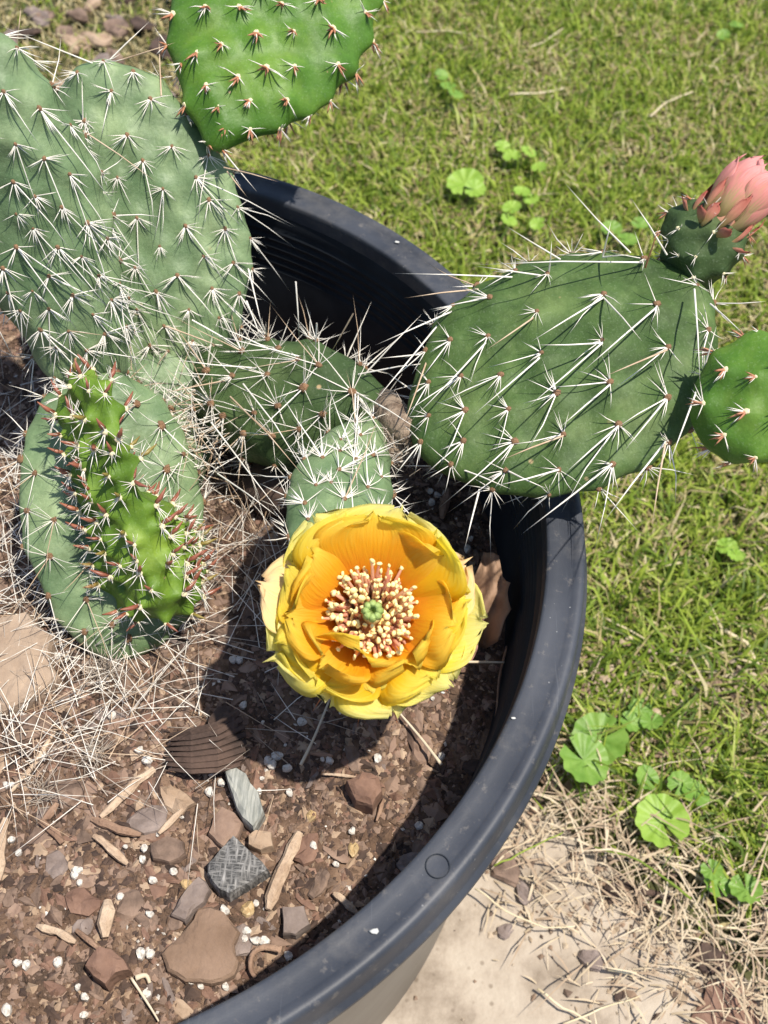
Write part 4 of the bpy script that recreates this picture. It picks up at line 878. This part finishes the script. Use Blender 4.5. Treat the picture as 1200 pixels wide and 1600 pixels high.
def petal(name, A, az, ln, wd, e0_, e1_, m, parent, seed, cup=.25, ruf=.012, spike=.03, r0=.02, up0=0., nu=15, nv=22, twist=0, notch=.0):
    """A: 3x3 flower frame (x,y,axis); e0/e1: elevation above the flower's disc at base and tip (deg)."""
    rr = random.Random(seed); cx, sx = math.cos(rad(az)), math.sin(rad(az)); O_, FX, FY, FZ = A
    rdir = FX * cx + FY * sx; tdir = -FX * sx + FY * cx
    V = []; F = []; pos = O_ + rdir * r0 * R + FZ * up0 * R; ph = rr.uniform(0, 6.3); ph2 = rr.uniform(0, 6.3)
    uvs = []
    for j in range(nv + 1):
        s = j / nv; el = rad(e0_ + (e1_ - e0_) * s ** .9); d = rdir * math.cos(el) + FZ * math.sin(el); nr = -rdir * math.sin(el) + FZ * math.cos(el)
        if j: pos = pos + d * (ln * R / nv)
        w = wd * R * (.22 + .78 * math.sin(min(1, s / .68) * math.pi / 2) ** 1.1) * math.sqrt(max(0, 1 - max(0, (s - .60) / .405) ** 2.6))
        w *= 1 + .05 * math.sin(9 * s + ph)
        for i in range(nu + 1):
            t = 2 * i / nu - 1; at_ = abs(t)
            rz = ruf * R * (s ** 2) * (at_ ** 1.5) * (math.sin(5 * t + 5 * s + ph) + .45 * math.sin(11 * t + 9 * s + ph2)) * .75 + .45 * ruf * R * math.sin(3 * t + ph2) * s
            ex = (notch + .009) * R * s ** 6 * (.5 * math.sin(6 * t + ph) + .5 * math.sin(15 * t + ph2))     # scalloped end
            tip = spike * R * math.exp(-(t / .16) ** 2) * s ** 18
            p = pos + tdir * w * t * (1 - .10 * cup * t * t) + nr * (cup * w * t * t + rz) + d * (ex + tip)
            p = p + FZ * twist * R * t * s
            V.append(p); uvs.append((i / nu, s))
    for j in range(nv):
        for i in range(nu):
            a = j * (nu + 1) + i; F.append((a, a + 1, a + nu + 2, a + nu + 1))
    me = pymesh(name, V, F, [m]); ul = me.uv_layers.new(name='UVMap')
    for lp in me.loops: ul.data[lp.index].uv = uvs[lp.vertex_index]
    o = link(name, me, parent); md = o.modifiers.new('s', 'SOLIDIFY'); md.thickness = .00018; md.offset = 0
    return o
FC = at(582, 966, .08)
FZ = Vector((.0, -.40, .92)).normalized(); FX = (RIGHT - FZ * RIGHT.dot(FZ)).normalized(); FY = FZ.cross(FX)
A = (FC, FX, FY, FZ)
m_cup = mat('flower_cup', (.10, .17, .04), (.20, .24, .08), scale=60, rough=.5)
b = MB(); Pb = at(560, 900, .02)
b.tube([Pb, FC - FZ * .06 * R, FC - FZ * .02 * R, FC + FZ * .012 * R], [.03 * R, .05 * R, .055 * R, .045 * R], 20, 0)
flower = link('flower', b.mesh('flower', [m_cup]), cC); flower['label'] = 'open yellow and orange cactus flower with cream stamens'
PET = [ # az, len, half width, e0, e1, material, cup, ruf, spike
 (122, .176, .095, 40, 20, m_pet_out, .06, .014, .004), (72, .178, .105, 42, 22, m_pet_out, .05, .016, .004), (30, .160, .085, 36, 12, m_pet_pink, .08, .012, .014), (354, .164, .092, 28, 4, m_pet_out, .08, .012, .016),
 (164, .166, .082, 32, 10, m_pet_pink, .10, .012, .012), (202, .158, .090, 26, 0, m_pet_out, .06, .018, .018), (244, .134, .098, 20, -4, m_pet_out, .04, .018, .014), (286, .128, .102, 20, -2, m_pet_out, .04, .018, .014), (322, .146, .092, 24, 0, m_pet_out, .06, .016, .012),
 (104, .152, .105, 46, 30, m_pet_mid, .03, .014, .003), (50, .154, .102, 46, 26, m_pet_mid, .04, .016, .003), (8, .138, .090, 40, 16, m_pet_mid, .08, .018, .006), (152, .140, .094, 40, 16, m_pet_mid, .08, .024, .004), (196, .128, .088, 34, 10, m_pet_mid, .08, .026, .004), (232, .108, .092, 28, 4, m_pet_mid, .05, .026, .004), (272, .096, .098, 26, 6, m_pet_mid, .04, .024, .006), (316, .114, .094, 30, 8, m_pet_mid, .06, .024, .004),
 (88, .138, .105, 52, 34, m_pet_in, .02, .012, .003), (40, .132, .088, 50, 30, m_pet_in, .06, .018, .008), (134, .128, .090, 50, 28, m_pet_in, .06, .022, .004), (352, .106, .078, 46, 26, m_pet_in, .12, .024, .010), (182, .104, .078, 44, 22, m_pet_in, .12, .028, .004), (222, .082, .078, 40, 26, m_pet_in, .14, .026, .004), (262, .066, .086, 54, 86, m_pet_in, .16, .016, .003), (308, .080, .080, 44, 40, m_pet_in, .14, .024, .004),
]
def ring_(i): return 0 if i < 9 else 1 if i < 17 else 2
for i, (az, ln, wd, ea, eb, m, cup_, ruf, spk) in enumerate(PET):
    ring = ring_(i)
    petal('petal', A, az + random.uniform(-3, 3), ln * .88 * random.uniform(.94, 1.07), wd * .90, ea - (6, 5, 2)[ring_(i)], eb - (4, 4, 2)[ring_(i)], m, flower, 50 + i, cup_, ruf * 1.25, spk, r0=(.034, .036, .044)[ring], up0=(-.004, .006, .014)[ring] + .003 * (i % 3), twist=random.uniform(-.02, .02))
# red-tipped bracts under the petals
m_bract = petal_mat('bract', (.30, .30, .06), (.75, .25, .10), (.80, .45, .12), .25)
for i, az in enumerate((236, 262, 284, 318, 200, 165, 30, 350)):
    petal('bract', A, az, .118 if i < 4 else .11, .020, 10, -30, m_bract, flower, 90 + i, .2, .004, .03, r0=.03, up0=-.03)
# stamens
m_fil = mat('filament', (.96, .52, .38), (.99, .80, .58), scale=60, rough=.6, trans=.6); m_anth = mat('anther', (.86, .68, .26), (.93, .80, .42), scale=600, rough=.8)
for i in range(300):
    q = math.sqrt((i + .5) / 300); az = i * 2.39996 + random.uniform(-.2, .2); rb_ = .018 + .024 * q; rt = .014 + .055 * q * random.uniform(.75, 1.2); hh = .062 - .010 * q + random.uniform(-.026, .016)
    rd = FX * math.cos(az) + FY * math.sin(az); back_ = max(0, math.sin(az)); rt *= 1 + .12 * back_
    p0 = FC + rd * rb_ * R + FZ * .01 * R; p2 = FC + rd * rt * R + FZ * (hh + .015 * back_) * R; p1 = p0.lerp(p2, .5) + FZ * .012 * R + Vector([random.uniform(-.003, .003) * R for _ in range(3)])
    b = MB(); b.tube([p0, p1, p2], [.0034 * R, .0030 * R, .0018 * R], 5, 0, cap=False)
    b.blob(p2, .0034 * R * random.uniform(.75, 1.25), 1, 6, 4, (random.uniform(.7, 1.7), random.uniform(.7, 1.4), random.uniform(.8, 1.8)), .25)
    link('stamen', b.mesh('stamen', [m_fil, m_anth]), flower)
b = MB(); b.tube([FC, FC + FZ * .05 * R, FC + FZ * .085 * R], [.014 * R, .016 * R, .012 * R], 12, 0); m_sty = mat('style', (.70, .60, .25), rough=.5)
m_stig = mat('stigma', (.22, .32, .07), (.34, .44, .14), scale=200, rough=.6, bump=.6, bscale=900)
for k in range(8):
    a_ = 2 * math.pi * k / 8; dd_ = FX * math.cos(a_) + FY * math.sin(a_); c_ = FC + FZ * .088 * R
    b.tube([c_ + dd_ * .004 * R, c_ + dd_ * .012 * R + FZ * .010 * R, c_ + dd_ * .008 * R + FZ * .017 * R], [.006 * R, .0062 * R, .004 * R], 7, 1)
db = MB(); db.blob(FC + FZ * .012 * R, .050 * R, 0, 20, 8, (1, 1, .30))
link('flower_floor', db.mesh('flower_floor', [mat('flower_floor', (.88, .40, .12), (.92, .52, .16), scale=60, rough=.6)]), flower)
link('pistil', b.mesh('pistil', [m_sty, m_stig]), flower)

# ------------------------------------------------------------------ bud
B0 = at(1118, 350, .31); B1 = at(1182, 282, .37); BZ = (B1 - B0).normalized(); BX = BZ.orthogonal().normalized(); BY = BZ.cross(BX)
m_bud = petal_mat('bud_petal', (.56, .46, .20), (.84, .40, .38), (.80, .32, .28), .3, 1.1)
m_bud2 = petal_mat('bud_sepal', (.34, .26, .10), (.42, .11, .08), (.55, .22, .15), .1)
core = MB(); core.blob((0, 0, 0), .062 * R, 0, 20, 14, (.62, .62, 1.0))
Mb = Matrix.Translation(B0.lerp(B1, .42)) @ Matrix((BX, BY, BZ)).transposed().to_4x4()
core.V = [Mb @ Vector(v) for v in core.V]
bud = link('flower_bud', core.mesh('flower_bud', [mat('bud_core', (.74, .34, .22), (.80, .45, .30), scale=90, rough=.5)]), cC); bud['label'] = 'closed salmon pink flower bud with dark red tips'
AB = (B0, BX, BY, BZ)
for i in range(11): petal('petal', AB, i * 137.5 + 15, random.uniform(.105, .135), random.uniform(.034, .050), 44, random.uniform(104, 130), m_bud, bud, 300 + i, .5, .008, .014, r0=.028, up0=-.006 + .003 * i, nu=13, nv=18)
for i in range(9): petal('sepal', AB, i * 137.5 + 40, random.uniform(.045, .085), random.uniform(.008, .012), 46, 98, m_bud2, bud, 330 + i, .4, .002, .014, r0=.044, up0=-.010 - .002 * i, nu=7, nv=10)
for i in range(7): petal('sepal', AB, i * 51, .040, .012, 10, 40, m_bud2, bud, 360 + i, .4, .001, .01, r0=.044, up0=-.024, nu=5, nv=7)

# ------------------------------------------------------------------ fallen spines and dead tufts
b = MB()
for k in range(800):
    if k % 9 < 6: px, py = random.gauss(170, 150), random.gauss(990, 150)
    elif k % 9 == 6: px, py = random.gauss(380, 60), random.gauss(800, 70)
    else: px, py = random.uniform(-40, 70), random.uniform(560, 1230)
    if py > 1290 or px > 560: continue
    p = at(px, py, SOIL)
    if math.hypot(p.x, p.y) > .85 * R: continue
    z = soil_z(p.x, p.y); a_ = random.uniform(0, 6.28); ln = random.uniform(.06, .20) * R; up_ = random.uniform(.0, .10) * R * (1 if k % 3 else 1.2)
    q = Vector((p.x, p.y, z + .006 * R + random.uniform(0, .03) * R)); b.spine(q, q + Vector((math.cos(a_) * ln, math.sin(a_) * ln, up_)), .0010 * R, random.choice([0, 0, 0, 1, 2]), bend=random.uniform(-.03, .03))
tag(link('fallen_spines', b.mesh('fallen_spines', [m_sp, m_sptan, m_spdead])), 'tangle of long pale spines lying over the soil round the cactus bases', 'spines', kind='stuff')
for (px, py, n_, r_, lab) in ((150, 1182, 60, .045, 'round grey tuft of dead spines left of the ribbed bark'), (70, 1245, 50, .045, 'loose grey spine tuft at the far left of the soil'), (165, 1052, 90, .06, 'dense grey spine tuft at the foot of the low cactus')):
    b = MB(); p = at(px, py, SOIL); c = Vector((p.x, p.y, soil_z(p.x, p.y) + .008 * R))
    for k in range(n_):
        d = Vector((random.gauss(0, 1), random.gauss(0, 1), abs(random.gauss(.4, .6)))).normalized(); o_ = Vector((random.gauss(0, .25), random.gauss(0, .25), 0)) * r_ * R
        b.spine(c + o_, c + o_ + d * r_ * R * random.uniform(.6, 1.3), .0009 * R, 0, bend=random.uniform(-.08, .08))
    tag(link('spine_tuft', b.mesh('spine_tuft', [m_spdead])), lab, 'spine tuft')

# ================================================================== weeds, straws and stones on the lawn
m_weed = mat('weed_leaf', (.13, .27, .03), (.24, .40, .07), scale=60, rough=.5, trans=.3, bump=.3, bscale=300)
m_weed2 = mat('clover_leaf', (.24, .42, .04), (.36, .54, .09), scale=60, rough=.5, trans=.35)
def round_leaf(center, r, m, parent, tilt=.2, scall=10, seed=0):
    rr = random.Random(seed); V = [(0, 0, 0)]; F = []; ns = 40; nr = 5
    for j in range(1, nr + 1):
        for k in range(ns + 1):
            t = math.pi * (-.5 + .06) + 2 * math.pi * .94 * k / ns
            q = r * R * j / nr * (1 - .10 * (1 - abs(math.sin(scall / 2 * t))) * (j / nr))
            V.append((q * math.cos(t + math.pi), q * math.sin(t + math.pi), .16 * r * R * (j / nr) ** 2 + .05 * r * R * math.cos(scall * t) * j / nr + .05 * r * R * math.sin(2 * t + seed)))
    for k in range(ns): F.append((0, 1 + k, 2 + k))
    for j in range(nr - 1):
        for k in range(ns):
            a = 1 + j * (ns + 1) + k; F.append((a, a + ns + 1, a + ns + 2, a + 1))
    M = Matrix.Translation(center) @ Matrix.Rotation(rr.uniform(0, 6.28), 4, 'Z') @ Matrix.Rotation(rr.uniform(-tilt, tilt), 4, 'X') @ Matrix.Rotation(rr.uniform(-tilt, tilt), 4, 'Y')
    o = link('leaf', pymesh('leaf', V, F, [m]), parent, M); return o
WEEDS = [
 ([(937, 1155, .085), (912, 1188, .080)], .09, m_weed, 'pair of round scalloped ground ivy leaves next to the pot rim', 0),
 ([(1034, 1283, .080)], .08, m_weed2, 'single bright round scalloped leaf above the dry clippings', 0),
 ([(1000, 1110, .05), (985, 1128, .045), (1018, 1128, .045)], .07, m_weed, 'small trio of weed leaves above the ground ivy pair', 0),
 ([(1120, 1380, .055), (1165, 1390, .06), (1112, 1360, .04)], .06, m_weed, 'weed leaves at the right edge beside the clippings', 0),
 ([(1085, 1240, .06), (1062, 1225, .05), (1010, 1215, .05)], .06, m_weed, 'dull weed leaves half hidden in the grass right of the ground ivy', 0),
 ([(727, 288, .085), (742, 296, .05)], .06, m_weed2, 'bright broad weed leaf beyond the pot rim', 0),
 ([(785, 230, .05), (800, 245, .055), (825, 238, .05), (842, 262, .045), (815, 300, .05), (800, 325, .055), (830, 312, .045), (795, 345, .05), (840, 350, .045)], .05, m_weed2, 'cluster of pale clover leaves in the lawn beyond the pot', 0),
 ([(700, 135, .05), (690, 118, .045), (712, 148, .05)], .05, m_weed, 'small clover clump in the far lawn', 0),
 ([(980, 375, .06), (955, 358, .06), (1000, 350, .05)], .05, m_weed, 'broad weed leaves in the lawn above the large pad', 0),
 ([(1135, 855, .05), (1150, 868, .04)], .05, m_weed2, 'lone clover in the lawn right of the pot', 0),
 ([(1150, 40, .05), (1130, 55, .045)], .05, m_weed, 'weed leaves in the top right of the lawn', 0),
]
for i, (lv, h, m, lab, _) in enumerate(WEEDS):
    c0 = at(lv[0][0], lv[0][1], GZ); w = empty('ground_weed', Vector((c0.x, c0.y, 0))); tag(w, lab, 'weed')
    for k, (px, py, r_) in enumerate(lv):
        h2 = h + .025; c = at(px, py, GZ + h2 + .012 * (k % 3)); round_leaf(c, r_ * (.92 if i in (0, 1, 5) else .72), m, w, .3, 10, i * 10 + k)
        b = MB(); b.tube([c - Vector((0, 0, .001)), (c + Vector((c0.x, c0.y, 0))) / 2 - Vector((0, 0, .003)), Vector((c0.x, c0.y, 0))], [.0008] * 3, 5); link('stalk', b.mesh('stalk', [gm[0]]), w)
def gstraw(pts, r, m, lab, name='straw', cat='straw', h=.05):
    b = MB(); P_ = [at(px, py, GZ + h) for px, py in pts]; Q = [P_[0]]
    for i in range(len(P_) - 1):
        for t in (.33, .66, 1): Q.append(P_[i].lerp(P_[i + 1], t) + Vector([random.uniform(-.0006, .0006) for _ in range(3)]))
    b.tube(Q, [r * .68 * R * (1 - .4 * i / len(Q)) for i in range(len(Q))], 6); tag(link(name, b.mesh(name, [m])), lab, cat)
m_strw = mat('dry_straw', (.55, .45, .28), (.68, .60, .42), scale=80, rough=.7)
gstraw([(796, 148), (840, 146), (880, 138)], .008, m_strw, 'pale straw lying flat in the far lawn, nearest the young pad')
gstraw([(1016, 182), (1040, 160), (1082, 144)], .008, m_strw, 'pale bent straw in the lawn at the upper right')
gstraw([(826, 74), (850, 66), (880, 44)], .006, m_strw, 'short pale straw at the top of the lawn')
gstraw([(650, 50), (700, 48), (728, 52)], .005, m_strw, 'thin straw in the top middle of the lawn')
gstraw([(1132, 985), (1165, 1005), (1185, 1040)], .010, m_strw, 'tan straw at the right edge of the lawn')
gstraw([(945, 965), (985, 985), (1010, 1000)], .005, m_strw, 'thin pale straw right of the pot')
gstraw([(950, 1333), (1000, 1338), (1052, 1336)], .010, m_strw, 'thick pale straw at the lawn edge above the clippings')
gstraw([(1062, 1380), (1090, 1420), (1110, 1445), (1150, 1480)], .007, m_strw, 'long pale stalk crossing the clippings at the lower right')
gstraw([(1110, 1445), (1150, 1450), (1200, 1465)], .006, m_strw, 'thin pale stalk forking to the right edge')
gstraw([(1098, 1292), (1120, 1300), (1140, 1315)], .010, m_strw, 'short fat straw right of the single round leaf')
gstraw([(742, 1388), (790, 1425), (850, 1450), (900, 1447)], .004, m_strw, 'thin arched straw lying on the bare pavement', h=.10)
gstraw([(840, 1545), (880, 1575), (925, 1598)], .005, m_strw, 'straight straw on the pavement at the bottom edge', h=.07)
gstraw([(880, 1600), (940, 1575), (1000, 1556)], .004, m_strw, 'thin straw crossing another at the bottom edge', h=.07)
gstraw([(950, 1514), (995, 1520)], .008, m_strw, 'short pale straw among the clippings near the bottom', h=.08)
gstraw([(960, 1372), (1000, 1392), (1050, 1402)], .018, CH['dark'], 'dark stick under the clippings at the pavement edge', 'stick', 'stick')
gstraw([(1180, 1145), (1200, 1130)], .014, m_wood, 'dry stick end at the right edge of the lawn', 'stick', 'stick')
gstraw([(772, 1353), (810, 1335), (850, 1315), (880, 1300)], .004, gm[0], 'long green blade arching over the pavement', 'grass_blade', 'grass blade', h=.13)
gstraw([(1080, 1405), (1000, 1345), (930, 1322)], .005, gm[1], 'dark green blade bent over the clippings', 'grass_blade', 'grass blade', h=.12)
for (px, py, a, b_, cm, lab) in ((790, 1358, 30, 18, 'brown', 'brown bark crumb on the pavement beside the rim'), (818, 1395, 20, 11, 'grey', 'grey brown pebble on the bare pavement'), (789, 1455, 12, 11, 'grey', 'small round grey pebble low on the pavement'),
                            (1135, 1580, 50, 40, 'reddish', 'curled brown leaf piece at the bottom right'), (1110, 1498, 26, 22, 'dark', 'dark bark crumb in the clippings at the lower right'), (956, 1395, 16, 14, 'dark', 'dark crumb left of the buried stick'), (968, 1556, 8, 8, 'dark', 'tiny dark pebble near the bottom edge'), (925, 1500, 20, 14, 'grey', 'flat grey brown crumb among sparse clippings')):
    me = chip_mesh('stone', a / 620 * R, b_ / 520 * R, .013 * R * min(1, a / 25), [CH[cm]], n=8, seed=px)
    p = at(px, py, GZ + .05); o = link('stone' if 'pebble' in lab else 'bark_crumb', me, None, Matrix.Translation((p.x, p.y, SLAB_Z + .002)) @ Matrix.Rotation(random.uniform(0, 3), 4, 'Z')); tag(o, lab, 'pebble' if 'pebble' in lab else 'bark')
# bark bed at the top left
mp_ = [chip_mesh('bed_chunk', random.uniform(.05, .10) * R, random.uniform(.028, .055) * R, random.uniform(.012, .022) * R, [CH[c]], n=8, jit=.25, seed=700 + i) for i, c in enumerate(['grey', 'brown', 'tan', 'grey', 'dark', 'brown'])]
for k in range(38):
    px, py = random.uniform(-60, 300), random.uniform(-60, 160)
    p = at(px, py, GZ + .03); q = np.array([[p.x, p.y]])
    if mulch(q)[0] > 1.05: continue
    i = random.randrange(6); o = link('bark_chunk', mp_[i], None, Matrix.Translation((p.x, p.y, random.uniform(.004, .012))) @ Matrix.Rotation(random.uniform(0, 6), 4, 'Z') @ Matrix.Rotation(random.uniform(-.4, .4), 4, 'X') @ Matrix.Scale(random.uniform(.6, 1.3), 4))
    tag(o, ['greyish', 'brown', 'tan', 'grey', 'dark', 'brown'][i] + ' bark chunk in the far mulch bed, ' + ('at the top edge' if py < 25 else 'in its middle' if py < 75 else 'near the tall cactus') + (' by the glossy pad' if px > 200 else ' above the tallest pad' if px < 90 else ''), 'bark chunk', 'bark chunks in the far mulch bed')
